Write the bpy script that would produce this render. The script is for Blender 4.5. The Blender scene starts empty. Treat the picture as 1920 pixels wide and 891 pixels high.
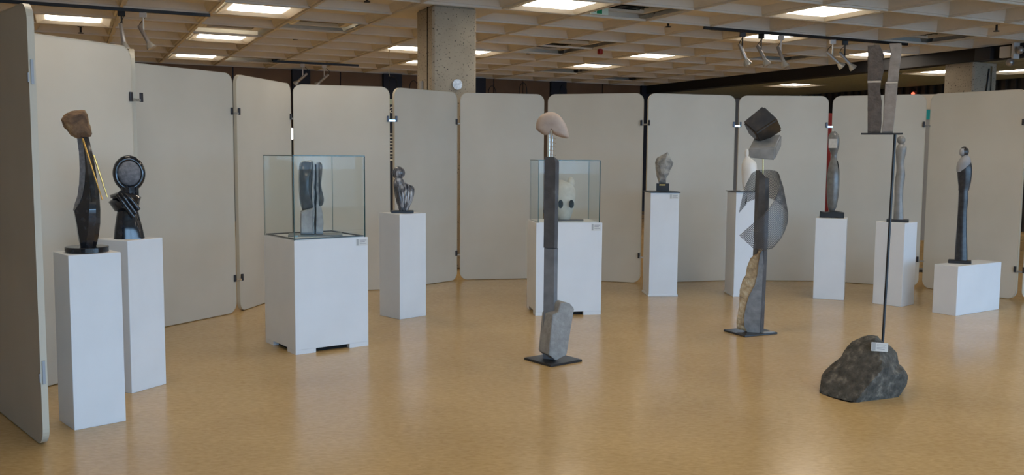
import bpy, bmesh, math, random
from mathutils import Vector, Matrix, noise

random.seed(7)
SC = bpy.context.scene
COL = SC.collection

# ------------------------------------------------------------------ camera
EYE, FPX, PITCH, ROLL = 1.64, 1725.0, 0.0895, -0.0075
cam_data = bpy.data.cameras.new('camera')
cam_data.sensor_fit = 'HORIZONTAL'
cam_data.sensor_width = 36.0
cam_data.lens = FPX / 1920.0 * 36.0
cam_data.clip_end = 200
cam = bpy.data.objects.new('camera', cam_data)
COL.objects.link(cam)
_c, _s = math.cos(PITCH), math.sin(PITCH)
_fwd, _u, _x = Vector((0, _c, -_s)), Vector((0, _s, _c)), Vector((1, 0, 0))
_cr, _sr = math.cos(ROLL), math.sin(ROLL)
_right, _up = _x * _cr - _u * _sr, _x * _sr + _u * _cr
cam.matrix_world = Matrix(((_right.x, _up.x, -_fwd.x, 0), (_right.y, _up.y, -_fwd.y, 0),
                           (_right.z, _up.z, -_fwd.z, EYE), (0, 0, 0, 1)))
SC.camera = cam

# ------------------------------------------------------------------ building grid
ANG = 0.448                                   # the waffle ceiling is turned against the view
GA = Vector((-math.sin(ANG), math.cos(ANG), 0))   # row direction (away from the windows)
GB = Vector((math.cos(ANG), math.sin(ANG), 0))    # bay direction (to the right)
GO = Vector((0.935, 13.856, 0))
CELL, CEIL = 1.22, 3.70
def W(r, b, z=0.0):
    p = GO + GA * (r * CELL) + GB * (b * CELL)
    return Vector((p.x, p.y, z))

R_WIN, R_BACK, B_LEFT, B_BEAM, B_RIGHT = -14.0, 9.0, -14.0, 7.0, 10.3
B_GLAZED = -7.0                               # the window wall is solid left of this bay

# ------------------------------------------------------------------ world, daylight, exposure
SKY_STRENGTH, LAMP_STRENGTH = 8.9, 11.8
world = bpy.data.worlds.new('overcast_sky')
SC.world = world
world.use_nodes = True
bg = world.node_tree.nodes['Background']
bg.inputs[0].default_value = (0.39, 0.66, 1.0, 1)
bg.inputs[1].default_value = SKY_STRENGTH
# a portal over the window wall behind the photographer guides the daylight in
pd = bpy.data.lights.new('window_portal', 'AREA')
pd.shape = 'RECTANGLE'
pd.size, pd.size_y = (B_RIGHT - B_GLAZED) * CELL, 3.0
pd.cycles.is_portal = True
portal = bpy.data.objects.new('window_portal', pd)
COL.objects.link(portal)
_n = GA
portal.matrix_world = Matrix(((GB.x, 0, -_n.x, 0), (GB.y, 0, -_n.y, 0), (0, 1, 0, 0), (0, 0, 0, 1)))
portal.location = W(R_WIN - 0.03, (B_GLAZED + B_RIGHT) / 2, 1.75)

SC.view_settings.view_transform = 'Standard'
SC.view_settings.look = 'None'
SC.view_settings.exposure = 0.0
SC.view_settings.gamma = 1.0
SC.view_settings.use_curve_mapping = False

# ------------------------------------------------------------------ materials
def srgb(r, g, b):
    f = lambda v: (v / 255 / 12.92) if v / 255 <= 0.04045 else ((v / 255 + 0.055) / 1.055) ** 2.4
    return (f(r), f(g), f(b), 1)

MATS = {}
def mat(name, col, rough=0.5, metal=0.0, spec=0.5, coat=0.0):
    m = bpy.data.materials.new(name)
    m.use_nodes = True
    p = m.node_tree.nodes['Principled BSDF']
    p.inputs['Base Color'].default_value = col
    p.inputs['Roughness'].default_value = rough
    p.inputs['Metallic'].default_value = metal
    p.inputs['Specular IOR Level'].default_value = spec
    p.inputs['Coat Weight'].default_value = coat
    p.inputs['Coat Roughness'].default_value = 0.08
    MATS[name] = m
    return m

def mottled(name, stops, scale=8.0, detail=6.0, rough=0.5, bump=0.0, bump_scale=None, metal=0, spec=0.5, coat=0,
            stretch=(1, 1, 1), distort=0.0, rvar=0.0):
    """noise driven colour ramp with an optional fine bump"""
    m = mat(name, stops[0][1], rough, metal, spec, coat)
    nt = m.node_tree
    p = nt.nodes['Principled BSDF']
    tc = nt.nodes.new('ShaderNodeTexCoord')
    mp = nt.nodes.new('ShaderNodeMapping')
    mp.inputs['Scale'].default_value = stretch
    nt.links.new(tc.outputs['Object'], mp.inputs[0])
    n = nt.nodes.new('ShaderNodeTexNoise')
    n.inputs['Scale'].default_value = scale
    n.inputs['Detail'].default_value = detail
    n.inputs['Distortion'].default_value = distort
    nt.links.new(mp.outputs[0], n.inputs['Vector'])
    cr = nt.nodes.new('ShaderNodeValToRGB')
    e = cr.color_ramp.elements
    while len(e) < len(stops):
        e.new(0.5)
    for k, (pos, c) in enumerate(stops):
        e[k].position = pos
        e[k].color = c
    nt.links.new(n.outputs[0], cr.inputs[0])
    nt.links.new(cr.outputs[0], p.inputs['Base Color'])
    if bump:
        n2 = nt.nodes.new('ShaderNodeTexNoise')
        n2.inputs['Scale'].default_value = bump_scale or scale * 3
        n2.inputs['Detail'].default_value = 8
        nt.links.new(mp.outputs[0], n2.inputs['Vector'])
        bn = nt.nodes.new('ShaderNodeBump')
        bn.inputs['Strength'].default_value = bump
        bn.inputs['Distance'].default_value = 0.02
        nt.links.new(n2.outputs[0], bn.inputs['Height'])
        nt.links.new(bn.outputs[0], p.inputs['Normal'])
    return m

def emit(name, col, strength):
    m = bpy.data.materials.new(name)
    m.use_nodes = True
    nt = m.node_tree
    nt.nodes.remove(nt.nodes['Principled BSDF'])
    e = nt.nodes.new('ShaderNodeEmission')
    e.inputs[0].default_value = col
    e.inputs[1].default_value = strength
    nt.links.new(e.outputs[0], nt.nodes['Material Output'].inputs[0])
    MATS[name] = m
    return m

def glass_mat(name, tint):
    m = bpy.data.materials.new(name)
    m.use_nodes = True
    nt = m.node_tree
    nt.nodes.remove(nt.nodes['Principled BSDF'])
    t = nt.nodes.new('ShaderNodeBsdfTransparent'); t.inputs[0].default_value = tint
    g = nt.nodes.new('ShaderNodeBsdfGlossy'); g.inputs['Roughness'].default_value = 0.01
    lw = nt.nodes.new('ShaderNodeLayerWeight'); lw.inputs[0].default_value = 0.5
    pw = nt.nodes.new('ShaderNodeMath'); pw.operation = 'POWER'; pw.inputs[1].default_value = 5.0
    f = nt.nodes.new('ShaderNodeMath'); f.operation = 'MULTIPLY_ADD'; f.inputs[1].default_value = 0.9; f.inputs[2].default_value = 0.007
    nt.links.new(lw.outputs['Facing'], pw.inputs[0])
    nt.links.new(pw.outputs[0], f.inputs[0])
    mx = nt.nodes.new('ShaderNodeMixShader')
    nt.links.new(f.outputs[0], mx.inputs[0])
    nt.links.new(t.outputs[0], mx.inputs[1])
    nt.links.new(g.outputs[0], mx.inputs[2])
    nt.links.new(mx.outputs[0], nt.nodes['Material Output'].inputs[0])
    MATS[name] = m
    return m

def speckled_concrete(name, base, dark):
    m = mat(name, base, 0.85)
    nt = m.node_tree
    p = nt.nodes['Principled BSDF']
    tc = nt.nodes.new('ShaderNodeTexCoord')
    n = nt.nodes.new('ShaderNodeTexNoise'); n.inputs['Scale'].default_value = 3; n.inputs['Detail'].default_value = 5
    v = nt.nodes.new('ShaderNodeTexNoise'); v.inputs['Scale'].default_value = 38; v.inputs['Detail'].default_value = 2
    nt.links.new(tc.outputs['Object'], n.inputs['Vector'])
    nt.links.new(tc.outputs['Object'], v.inputs['Vector'])
    r1 = nt.nodes.new('ShaderNodeValToRGB')
    r1.color_ramp.elements[0].position = 0.3; r1.color_ramp.elements[0].color = tuple(0.8 * c for c in base[:3]) + (1,)
    r1.color_ramp.elements[1].position = 0.7; r1.color_ramp.elements[1].color = base
    r2 = nt.nodes.new('ShaderNodeValToRGB')
    r2.color_ramp.elements[0].position = 0.635; r2.color_ramp.elements[0].color = (0, 0, 0, 1)
    r2.color_ramp.elements[1].position = 0.665; r2.color_ramp.elements[1].color = (1, 1, 1, 1)
    mx = nt.nodes.new('ShaderNodeMix'); mx.data_type = 'RGBA'
    nt.links.new(n.outputs[0], r1.inputs[0])
    nt.links.new(v.outputs[0], r2.inputs[0])
    nt.links.new(r2.outputs[0], mx.inputs[0])
    nt.links.new(r1.outputs[0], mx.inputs[6])
    mx.inputs[7].default_value = dark
    nt.links.new(mx.outputs[2], p.inputs['Base Color'])
    return m

def lin(v):
    return (v, v, v, 1)

# floor: ochre linoleum, marbled, waxed
def floor_mat():
    m = mat('ochre_linoleum', (0.42, 0.25, 0.10, 1), 0.3, spec=0.5)
    nt = m.node_tree
    p = nt.nodes['Principled BSDF']
    tc = nt.nodes.new('ShaderNodeTexCoord')
    def nz(scale, det, dist=0.0, stretch=(1, 1, 1)):
        mp = nt.nodes.new('ShaderNodeMapping'); mp.inputs['Scale'].default_value = stretch
        nt.links.new(tc.outputs['Object'], mp.inputs[0])
        n = nt.nodes.new('ShaderNodeTexNoise')
        n.inputs['Scale'].default_value = scale; n.inputs['Detail'].default_value = det; n.inputs['Distortion'].default_value = dist
        nt.links.new(mp.outputs[0], n.inputs['Vector'])
        return n
    a = nz(34, 9, 0.6, (0.65, 1.4, 1))
    b = nz(1.1, 4)
    r = nt.nodes.new('ShaderNodeValToRGB')
    e = r.color_ramp.elements
    e[0].position = 0.32; e[0].color = (0.48, 0.318, 0.132, 1)
    e[1].position = 0.68; e[1].color = (0.585, 0.405, 0.188, 1)
    nt.links.new(a.outputs[0], r.inputs[0])
    r2 = nt.nodes.new('ShaderNodeValToRGB')
    r2.color_ramp.elements[0].position = 0.3; r2.color_ramp.elements[0].color = (0.86, 0.84, 0.80, 1)
    r2.color_ramp.elements[1].position = 0.7; r2.color_ramp.elements[1].color = (1, 1, 1, 1)
    nt.links.new(b.outputs[0], r2.inputs[0])
    mx = nt.nodes.new('ShaderNodeMix'); mx.data_type = 'RGBA'; mx.blend_type = 'MULTIPLY'; mx.inputs[0].default_value = 1
    nt.links.new(r.outputs[0], mx.inputs[6]); nt.links.new(r2.outputs[0], mx.inputs[7])
    nt.links.new(mx.outputs[2], p.inputs['Base Color'])
    c = nz(5, 4)
    mr = nt.nodes.new('ShaderNodeMapRange')
    mr.inputs['To Min'].default_value = 0.16; mr.inputs['To Max'].default_value = 0.26
    nt.links.new(c.outputs[0], mr.inputs[0]); nt.links.new(mr.outputs[0], p.inputs['Roughness'])
    bn = nt.nodes.new('ShaderNodeBump'); bn.inputs['Strength'].default_value = 0.04; bn.inputs['Distance'].default_value = 0.01
    nt.links.new(nz(3, 2).outputs[0], bn.inputs['Height']); nt.links.new(bn.outputs[0], p.inputs['Normal'])
    return m

M_FLOOR = floor_mat()
M_PANEL = mottled('panel_laminate', [(0.35, (0.53, 0.495, 0.425, 1)), (0.65, (0.57, 0.535, 0.465, 1))], 1.5, 3, 0.62, spec=0.3)
M_TRIM = mat('panel_edge', (0.50, 0.46, 0.37, 1), 0.5)
M_WHITE = mottled('white_paint', [(0.3, (0.655, 0.675, 0.70, 1)), (0.7, (0.70, 0.72, 0.745, 1))], 3, 5, 0.55, spec=0.3)
M_COFFER = mottled('ceiling_paint', [(0.3, (0.65, 0.635, 0.595, 1)), (0.7, (0.715, 0.70, 0.66, 1))], 2, 4, 0.8, spec=0.2)
M_LAMPFRAME = mat('lamp_frame_white', (0.88, 0.86, 0.78, 1), 0.6)
M_DIFF = emit('lamp_diffuser', (1.0, 0.87, 0.70, 1), LAMP_STRENGTH)
M_BLACK = mat('black_metal', (0.012, 0.012, 0.014, 1), 0.4)
M_NAVY = mat('navy_paint', (0.010, 0.014, 0.030, 1), 0.6)
M_BEAM = mat('beam_black', (0.008, 0.009, 0.013, 1), 0.7)
M_BROWN = mottled('brown_wall_panel', [(0.3, (0.135, 0.082, 0.045, 1)), (0.7, (0.17, 0.105, 0.06, 1))], 2, 4, 0.6)
M_GREYWALL = mat('grey_plaster', (0.42, 0.41, 0.39, 1), 0.8)
M_OFFWALL = mat('cream_plaster', (0.56, 0.55, 0.53, 1), 0.8)
M_CONC = speckled_concrete('speckled_concrete', (0.40, 0.36, 0.29, 1), (0.06, 0.055, 0.05, 1))
M_CHROME = mat('chrome', (0.75, 0.76, 0.78, 1), 0.2, 1.0)
M_DARKMETAL = mat('dark_clip', (0.06, 0.06, 0.07, 1), 0.35, 0.8)
M_SILVER = mat('silver_paint', (0.38, 0.38, 0.39, 1), 0.35, 0.6)
M_CLIP = mat('grey_clip', (0.30, 0.31, 0.33, 1), 0.5, 0.3)
M_GLASS = glass_mat('case_glass', (0.978, 0.992, 0.986, 1))
M_GEDGE = mat('glass_edge', (0.02, 0.07, 0.06, 1), 0.15)
M_CARD = mat('label_card', (0.62, 0.62, 0.60, 1), 0.6)
M_INK = mat('label_ink', (0.22, 0.22, 0.24, 1), 0.7)
M_BRASS = mat('brass', (0.72, 0.48, 0.16, 1), 0.22, 1.0)
M_GLOSSBLACK = mottled('polished_black_stone', [(0.4, (0.006, 0.007, 0.010, 1)), (0.75, (0.022, 0.024, 0.030, 1))], 30, 6, 0.10, spec=0.6)
M_MATTEGREY = mottled('pecked_grey_stone', [(0.35, (0.12, 0.125, 0.14, 1)), (0.65, (0.20, 0.205, 0.225, 1))], 45, 6, 0.8, bump=0.3)
M_BOUNCE_GROUND = mat('bounce_ground', (0.36, 0.35, 0.33, 1), 0.9)  # unseen ground, pale grey so its bounce brightens the ceiling
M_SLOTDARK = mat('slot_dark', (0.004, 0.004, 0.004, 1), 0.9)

# ------------------------------------------------------------------ mesh helpers
def new_obj(name, me, parent=None, m=None):
    o = bpy.data.objects.new(name, me)
    COL.objects.link(o)
    if parent:
        o.parent = parent
    if m is not None and me is not None:
        for k in (m if isinstance(m, (list, tuple)) else [m]):
            me.materials.append(k)
    return o

def pydata(name, v, f, smooth=None):
    me = bpy.data.meshes.new(name)
    me.from_pydata([tuple(p) for p in v], [], f)
    me.update()
    bm = bmesh.new(); bm.from_mesh(me)
    bmesh.ops.recalc_face_normals(bm, faces=bm.faces)
    bm.to_mesh(me); bm.free()
    if smooth is not None:
        for p in me.polygons:
            p.use_smooth = True
        if smooth < 3:
            me.set_sharp_from_angle(angle=smooth)
    return me

def box_me(name, lo, hi, bevel=0.0, seg=2):
    bm = bmesh.new()
    bmesh.ops.create_cube(bm, size=1)
    for v in bm.verts:
        v.co = Vector([(lo[i] + hi[i]) / 2 + v.co[i] * (hi[i] - lo[i]) for i in range(3)])
    if bevel:
        bmesh.ops.bevel(bm, geom=bm.edges[:], offset=bevel, segments=seg, affect='EDGES', profile=0.5)
    me = bpy.data.meshes.new(name)
    bm.to_mesh(me); bm.free()
    return me

def part_box(name, lo, hi, m, parent=None, bevel=0.0):
    return new_obj(name, box_me(name, lo, hi, bevel), parent, m)

def tube_me(name, pts, rad, n=10, closed=False):
    pts = [Vector(p) for p in pts]
    rads = rad if isinstance(rad, (list, tuple)) else [rad] * len(pts)
    V, F = [], []
    up = None
    for i, p in enumerate(pts):
        t = (pts[min(i + 1, len(pts) - 1)] - pts[max(i - 1, 0)]).normalized()
        if up is None:
            up = t.orthogonal().normalized()
        up = (up - t * up.dot(t)).normalized()
        s = t.cross(up)
        for k in range(n):
            a = 2 * math.pi * k / n
            V.append(p + (up * math.cos(a) + s * math.sin(a)) * rads[i])
    for i in range(len(pts) - 1):
        for k in range(n):
            F.append((i * n + k, i * n + (k + 1) % n, (i + 1) * n + (k + 1) % n, (i + 1) * n + k))
    F.append(tuple(range(n)))
    F.append(tuple(range((len(pts) - 1) * n, len(pts) * n)))
    return pydata(name, V, F, 0.9)

def tube(name, pts, rad, m, parent=None, n=10):
    return new_obj(name, tube_me(name, pts, rad, n), parent, m)

def catmull(P, n, closed=True):
    out = []
    L = len(P)
    d = len(P[0])
    segs = L if closed else L - 1
    per = max(1, n // segs)
    for i in range(segs):
        g = (lambda k: P[k % L]) if closed else (lambda k: P[min(max(k, 0), L - 1)])
        p0, p1, p2, p3 = g(i - 1), g(i), g(i + 1), g(i + 2)
        for j in range(per):
            t = j / per
            out.append(tuple(0.5 * ((2 * p1[c]) + (-p0[c] + p2[c]) * t + (2 * p0[c] - 5 * p1[c] + 4 * p2[c] - p3[c]) * t * t
                                    + (-p0[c] + 3 * p1[c] - 3 * p2[c] + p3[c]) * t ** 3) for c in range(d)))
    if not closed:
        out.append(tuple(P[-1]))
    return out

def resample(P, n):
    """straight edged closed polygon resampled evenly"""
    P = [Vector(p) for p in P]
    L = [(P[(i + 1) % len(P)] - P[i]).length for i in range(len(P))]
    tot = sum(L)
    out = []
    for i, p in enumerate(P):
        k = max(1, round(n * L[i] / tot))
        for j in range(k):
            out.append(tuple(p.lerp(P[(i + 1) % len(P)], j / k)))
    return out

def pillow_me(name, outline, depth, p=2.2, nlay=11, prof=None, yc=0.0, shift=None, nz=0.0, nscale=8.0, floor_z=None, smooth=0.6, seed=0.0, wedge=None):
    """a solid with the given x,z outline whose section bulges in y"""
    cx = sum(q[0] for q in outline) / len(outline)
    cz = sum(q[1] for q in outline) / len(outline)
    if prof is None:
        prof = []
        for i in range(nlay):
            a = -math.pi / 2 + math.pi * (i + 0.35) / (nlay - 0.3)
            t = math.sin(a)
            prof.append((t, max(0.05, (1 - abs(t) ** p)) ** (1 / p)))
    V, F = [], []
    N = len(outline)
    for t, s in prof:
        sx, sz = shift(t) if shift else (0, 0)
        for (x, z) in outline:
            q = Vector((cx + (x - cx) * s + sx, yc + t * depth / 2, cz + (z - cz) * s + sz))
            if wedge:
                q.y += wedge(q.x, q.z)
            if nz:
                n1 = noise.noise(Vector((q.x * nscale + seed, q.y * nscale, q.z * nscale)))
                n2 = noise.noise(Vector((q.x * nscale * 3 + 7 + seed, q.y * nscale * 3, q.z * nscale * 3)))
                dirv = Vector((q.x - cx, q.y - yc, q.z - cz))
                if dirv.length > 1e-6:
                    q += dirv.normalized() * nz * (n1 + 0.45 * n2)
            if floor_z is not None:
                q.z = max(q.z, floor_z)
            V.append(q)
    for i in range(len(prof) - 1):
        for k in range(N):
            F.append((i * N + k, i * N + (k + 1) % N, (i + 1) * N + (k + 1) % N, (i + 1) * N + k))
    for i in (0, len(prof) - 1):
        c = sum((V[i * N + k] for k in range(N)), Vector()) / N
        V.append(c)
        ci = len(V) - 1
        for k in range(N):
            F.append((i * N + k, i * N + (k + 1) % N, ci))
    return pydata(name, V, F, smooth)

def loft_me(name, rows, n=28, power=2.0, smooth=0.7, sub=0, twist=None):
    """rows: (z, xl, xr, y half depth, y centre); elliptical or squarish sections"""
    if sub:
        rows = catmull(rows, sub * (len(rows) - 1), closed=False)
    V, F = [], []
    for i, (z, xl, xr, yd, yc) in enumerate(rows):
        cx, rx = (xl + xr) / 2, max(0.0005, (xr - xl) / 2)
        yd = max(0.0005, yd)
        for k in range(n):
            a = 2 * math.pi * k / n
            ca, sa = math.cos(a), math.sin(a)
            V.append((cx + rx * math.copysign(abs(ca) ** (2 / power), ca), yc + yd * math.copysign(abs(sa) ** (2 / power), sa), z))
    for i in range(len(rows) - 1):
        for k in range(n):
            F.append((i * n + k, i * n + (k + 1) % n, (i + 1) * n + (k + 1) % n, (i + 1) * n + k))
    F.append(tuple(range(n)))
    F.append(tuple(range((len(rows) - 1) * n, len(rows) * n)))
    return pydata(name, V, F, smooth)

def rings_me(name, rings, smooth=0.5):
    n = len(rings[0])
    V = [p for r in rings for p in r]
    F = []
    for i in range(len(rings) - 1):
        for k in range(n):
            F.append((i * n + k, i * n + (k + 1) % n, (i + 1) * n + (k + 1) % n, (i + 1) * n + k))
    F.append(tuple(range(n)))
    F.append(tuple(range((len(rings) - 1) * n, len(rings) * n)))
    return pydata(name, V, F, smooth)

def ellipsoid_me(name, c, r, seg=32, rings=18):
    bm = bmesh.new()
    bmesh.ops.create_uvsphere(bm, u_segments=seg, v_segments=rings, radius=1)
    for v in bm.verts:
        v.co = Vector((c[0] + v.co.x * r[0], c[1] + v.co.y * r[1], c[2] + v.co.z * r[2]))
        
    me = bpy.data.meshes.new(name)
    bm.to_mesh(me); bm.free()
    for p in me.polygons:
        p.use_smooth = True
    return me

def torus_me(name, R, r, c, axis_tilt=None, nu=48, nv=16, sz=1.0, sx=1.0):
    V, F = [], []
    for i in range(nu):
        a = 2 * math.pi * i / nu
        for j in range(nv):
            b = 2 * math.pi * j / nv
            rr = R + r * math.cos(b)
            V.append((c[0] + sx * rr * math.cos(a), c[1] + r * 1.25 * math.sin(b), c[2] + sz * rr * math.sin(a)))
    for i in range(nu):
        for j in range(nv):
            F.append((i * nv + j, i * nv + (j + 1) % nv, ((i + 1) % nu) * nv + (j + 1) % nv, ((i + 1) % nu) * nv + j))
    return pydata(name, V, F, 3.1)

def cyl_me(name, c, r, h, n=40, bevel=0.0, r2=None):
    r2 = r if r2 is None else r2
    rows = [(c[2], c[0] - r, c[0] + r, r, c[1])]
    if bevel:
        rows = [(c[2], c[0] - r + bevel, c[0] + r - bevel, r - bevel, c[1]), (c[2] + bevel, c[0] - r, c[0] + r, r, c[1]),
                (c[2] + h - bevel, c[0] - r2, c[0] + r2, r2, c[1]), (c[2] + h, c[0] - r2 + bevel, c[0] + r2 - bevel, r2 - bevel, c[1])]
    else:
        rows.append((c[2] + h, c[0] - r2, c[0] + r2, r2, c[1]))
    return loft_me(name, rows, n, smooth=0.6)

def thing(name, label, cat, loc=(0, 0, 0), rz=0.0, group=None):
    o = bpy.data.objects.new(name, None)
    COL.objects.link(o)
    o.empty_display_size = 0.1
    o.location = loc
    o.rotation_euler = (0, 0, rz)
    o['label'] = label
    o['category'] = cat
    if group:
        o['group'] = group
    return o

def tag(o, label, cat, group=None):
    o['label'] = label; o['category'] = cat
    if group:
        o['group'] = group
    return o

def struct(o, label=None):
    o['kind'] = 'structure'
    if label:
        o['label'] = label
    return o

def grid_box(name, r0, r1, b0, b1, z0, z1, m, parent=None):
    """a box aligned with the building grid, in world coordinates"""
    V = [W(r, b, z) for z in (z0, z1) for (r, b) in ((r0, b0), (r0, b1), (r1, b1), (r1, b0))]
    F = [(0, 1, 2, 3), (4, 5, 6, 7), (0, 1, 5, 4), (1, 2, 6, 5), (2, 3, 7, 6), (3, 0, 4, 7)]
    return new_obj(name, pydata(name, V, F), parent, m)

# ------------------------------------------------------------------ setting: floor and walls
struct(grid_box('floor', R_WIN - 0.3, R_BACK + 0.3, B_LEFT - 0.3, B_RIGHT + 0.3, -0.12, 0.0, M_FLOOR),
       'polished ochre linoleum floor')
ZT = 4.25
struct(grid_box('wall_left', R_WIN, R_BACK, B_LEFT - 0.2, B_LEFT, 0, ZT, M_OFFWALL), 'plain wall far to the left')

# back wall: brown boards between navy pilasters
wb = struct(grid_box('wall_back', R_BACK, R_BACK + 0.2, B_LEFT, B_RIGHT, 0, ZT, M_NAVY), 'brown board wall behind the panels')
edges = [-13.9, -11.8, -9.7, -7.6, -5.45, -3.45, -1.5]
pil = [(-1.5, -1.14), (0.41, 0.81), (2.4, 2.76), (4.40, 4.80), (6.87, 7.36)]
seams = [-13.9, -11.9, -9.9, -7.9, -6.3, -4.4, -2.65, -1.5, None, -1.14, -0.5, 0.41, None, 0.81, 1.6, 2.4, None, 2.76, 2.98, 3.7, 4.40, None, 4.80, 5.8, 6.87]
for k in range(len(seams) - 1):
    if seams[k] is None or seams[k + 1] is None:
        continue
    grid_box('wall_board', R_BACK - 0.03, R_BACK + 0.002, seams[k] + 0.012, seams[k + 1] - 0.012, 0.1, 3.695, M_BROWN, wb)
for b0, b1 in pil:
    grid_box('pilaster', R_BACK - 0.09, R_BACK + 0.002, b0, b1, 0, 3.698, M_NAVY, wb)
grid_box('plaster_strip', R_BACK - 0.05, R_BACK + 0.002, 7.38, B_RIGHT, 0, 3.44, M_GREYWALL, wb)

# right wall: dark, with upright fins
wr = struct(grid_box('wall_right', R_WIN, R_BACK, B_RIGHT, B_RIGHT + 0.2, 0, ZT, M_BEAM), 'dark wall with upright fins far right')
M_FIN = mottled('dark_fin', [(0.3, (0.012, 0.010, 0.010, 1)), (0.7, (0.05, 0.04, 0.034, 1))], 3, 3, 0.7)
fin_me = None
for i in range(70):
    r = -5.0 + i * 0.2
    if r > R_BACK - 0.2:
        break
    o = grid_box('fin', r, r + 0.09, B_RIGHT - 0.06, B_RIGHT + 0.002, 0, 3.44, M_FIN, wr)

# window wall behind the photographer
ww = struct(grid_box('wall_window', R_WIN - 0.2, R_WIN, B_LEFT, B_RIGHT, 0, 0.3, M_GREYWALL), 'glazed wall behind the photographer')
grid_box('window_head', R_WIN - 0.2, R_WIN, B_LEFT, B_RIGHT, 3.2, ZT, M_GREYWALL, ww)
grid_box('blank_bay', R_WIN - 0.2, R_WIN, B_LEFT, B_GLAZED, 0.3, 3.2, M_OFFWALL, ww)
b = B_GLAZED
while b < B_RIGHT:
    grid_box('mullion', R_WIN - 0.12, R_WIN, b, b + 0.10, 0.3, 3.2, M_BLACK, ww)
    b += 1.62
grid_box('transom', R_WIN - 0.10, R_WIN, B_GLAZED, B_RIGHT, 2.35, 2.42, M_BLACK, ww)
struct(grid_box('ground_outside', R_WIN - 60, R_WIN - 0.35, -60, 60, -0.4, -0.25, M_BOUNCE_GROUND), 'unseen pale ground outside the windows, greyed to bounce light onto the ceiling')

# ------------------------------------------------------------------ ceiling: waffle slab
ceil = struct(grid_box('ceiling', R_WIN - 0.2, R_BACK + 0.2, B_LEFT - 0.2, B_RIGHT + 0.2, CEIL + 0.46, CEIL + 0.6, M_COFFER), 'cream waffle slab ceiling')

LIGHT_CELLS = [(3, -6), (1, -4), (4, -4), (7, -4), (0, -5), (2, -8), (4, -1), (4, 0), (6, 0), (-1, -1), (3, 3), (5, 3), (-2, 2), (0, 3), (1, 6)]
UNSEEN_LIGHT_CELLS = [(r, b_) for r in (-5, -8, -11) for b_ in (-6, -3, 0, 3, 6)] + [(-2, -7), (-2, -4)]  # unseen lamps added to brighten the room
SHALLOW = set()
def is_deep(r, b_):
    if b_ >= 2:
        return (r, b_) not in {(-2, 5), (1, 3), (5, 4), (3, 5)}
    if b_ == 1:
        return r in (1, 2, 4)
    return False
VENTS = {(2, -3): 'vent', (3, -4): 'grille', (2, 1): 'vent', (3, 1): 'louvre', (2, 5): 'grille', (7, -3): 'grille',
         (-1, 0): 'louvre', (-1, 5): 'louvre', (6, 3): 'grille', (7, 5): 'grille'}

def coffer_geo(depth):
    S, w, st = CELL, 0.055, 0.035
    inset = 0.05 if depth < 0.2 else 0.10
    levels = [(0.0, 0.0), (w - st, 0.0), (w - st, 0.028), (w, 0.028), (w + inset, depth)]
    V, F = [], []
    for ins, z in levels:
        V += [(ins, ins, z), (S - ins, ins, z), (S - ins, S - ins, z), (ins, S - ins, z)]
    for i in range(len(levels) - 1):
        for k in range(4):
            F.append((i * 4 + k, i * 4 + (k + 1) % 4, i * 4 + 4 + (k + 1) % 4, i * 4 + 4 + k))
    n = (len(levels) - 1) * 4
    F.append((n, n + 1, n + 2, n + 3))
    return V, F

def open_coffer_geo():
    V, F = coffer_geo(0.16)
    return V[:16], F[:12]

def flip(me):
    bm = bmesh.new(); bm.from_mesh(me)
    for f in bm.faces:
        if f.calc_center_median().z < 0.001 and f.normal.z > 0:
            pass
    bm.to_mesh(me); bm.free()

COFFER_ME = {}
for key, geo in (('shallow', coffer_geo(0.13)), ('deep', coffer_geo(0.40)), ('open', open_coffer_geo())):
    me = pydata('coffer_' + key, *geo)
    me.materials.append(M_COFFER)
    COFFER_ME[key] = me

def project(p):
    d = Vector((p.x, p.y, p.z - EYE))
    f = d.dot(_fwd)
    if f < 0.1:
        return None
    return 960 + FPX * d.dot(_right) / f, 445.5 - FPX * d.dot(_up) / f

rest_v, rest_f = [], []
n_coffer = 0
for r in range(int(R_WIN), int(R_BACK)):
    for b_ in range(int(B_LEFT), int(B_BEAM)):
        if r == 0 and b_ == -2:
            continue                                   # solid head over the column
        lit = (r, b_) in LIGHT_CELLS or (r, b_) in UNSEEN_LIGHT_CELLS or (r, b_) in VENTS
        key = 'open' if lit else ('deep' if is_deep(r, b_) else 'shallow')
        seen = False
        for dr, db in ((0, 0), (0, 1), (1, 0), (1, 1)):
            q = project(W(r + dr, b_ + db, CEIL))
            if q and -120 < q[0] < 2040 and -70 < q[1] < 200:
                seen = True
        if seen:
            o = bpy.data.objects.new('coffer', COFFER_ME[key])
            COL.objects.link(o)
            o.parent = ceil
            o.location = W(r, b_, CEIL)
            o.rotation_euler = (0, 0, ANG)
            n_coffer += 1
        else:
            V, F = {'shallow': coffer_geo(0.13), 'deep': coffer_geo(0.40), 'open': open_coffer_geo()}[key]
            off = len(rest_v)
            for v in V:
                p = W(r, b_, CEIL) + GB * v[0] + GA * v[1]
                rest_v.append((p.x, p.y, CEIL + v[2]))
            rest_f += [tuple(i + off for i in f) for f in F]
rest = new_obj('coffer_field', pydata('coffer_field', rest_v, rest_f), ceil, M_COFFER)
rest['kind'] = 'stuff'
grid_box('column_head', 0, 1, -2, -1, CEIL - 0.004, CEIL + 0.4, M_COFFER, ceil)

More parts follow.
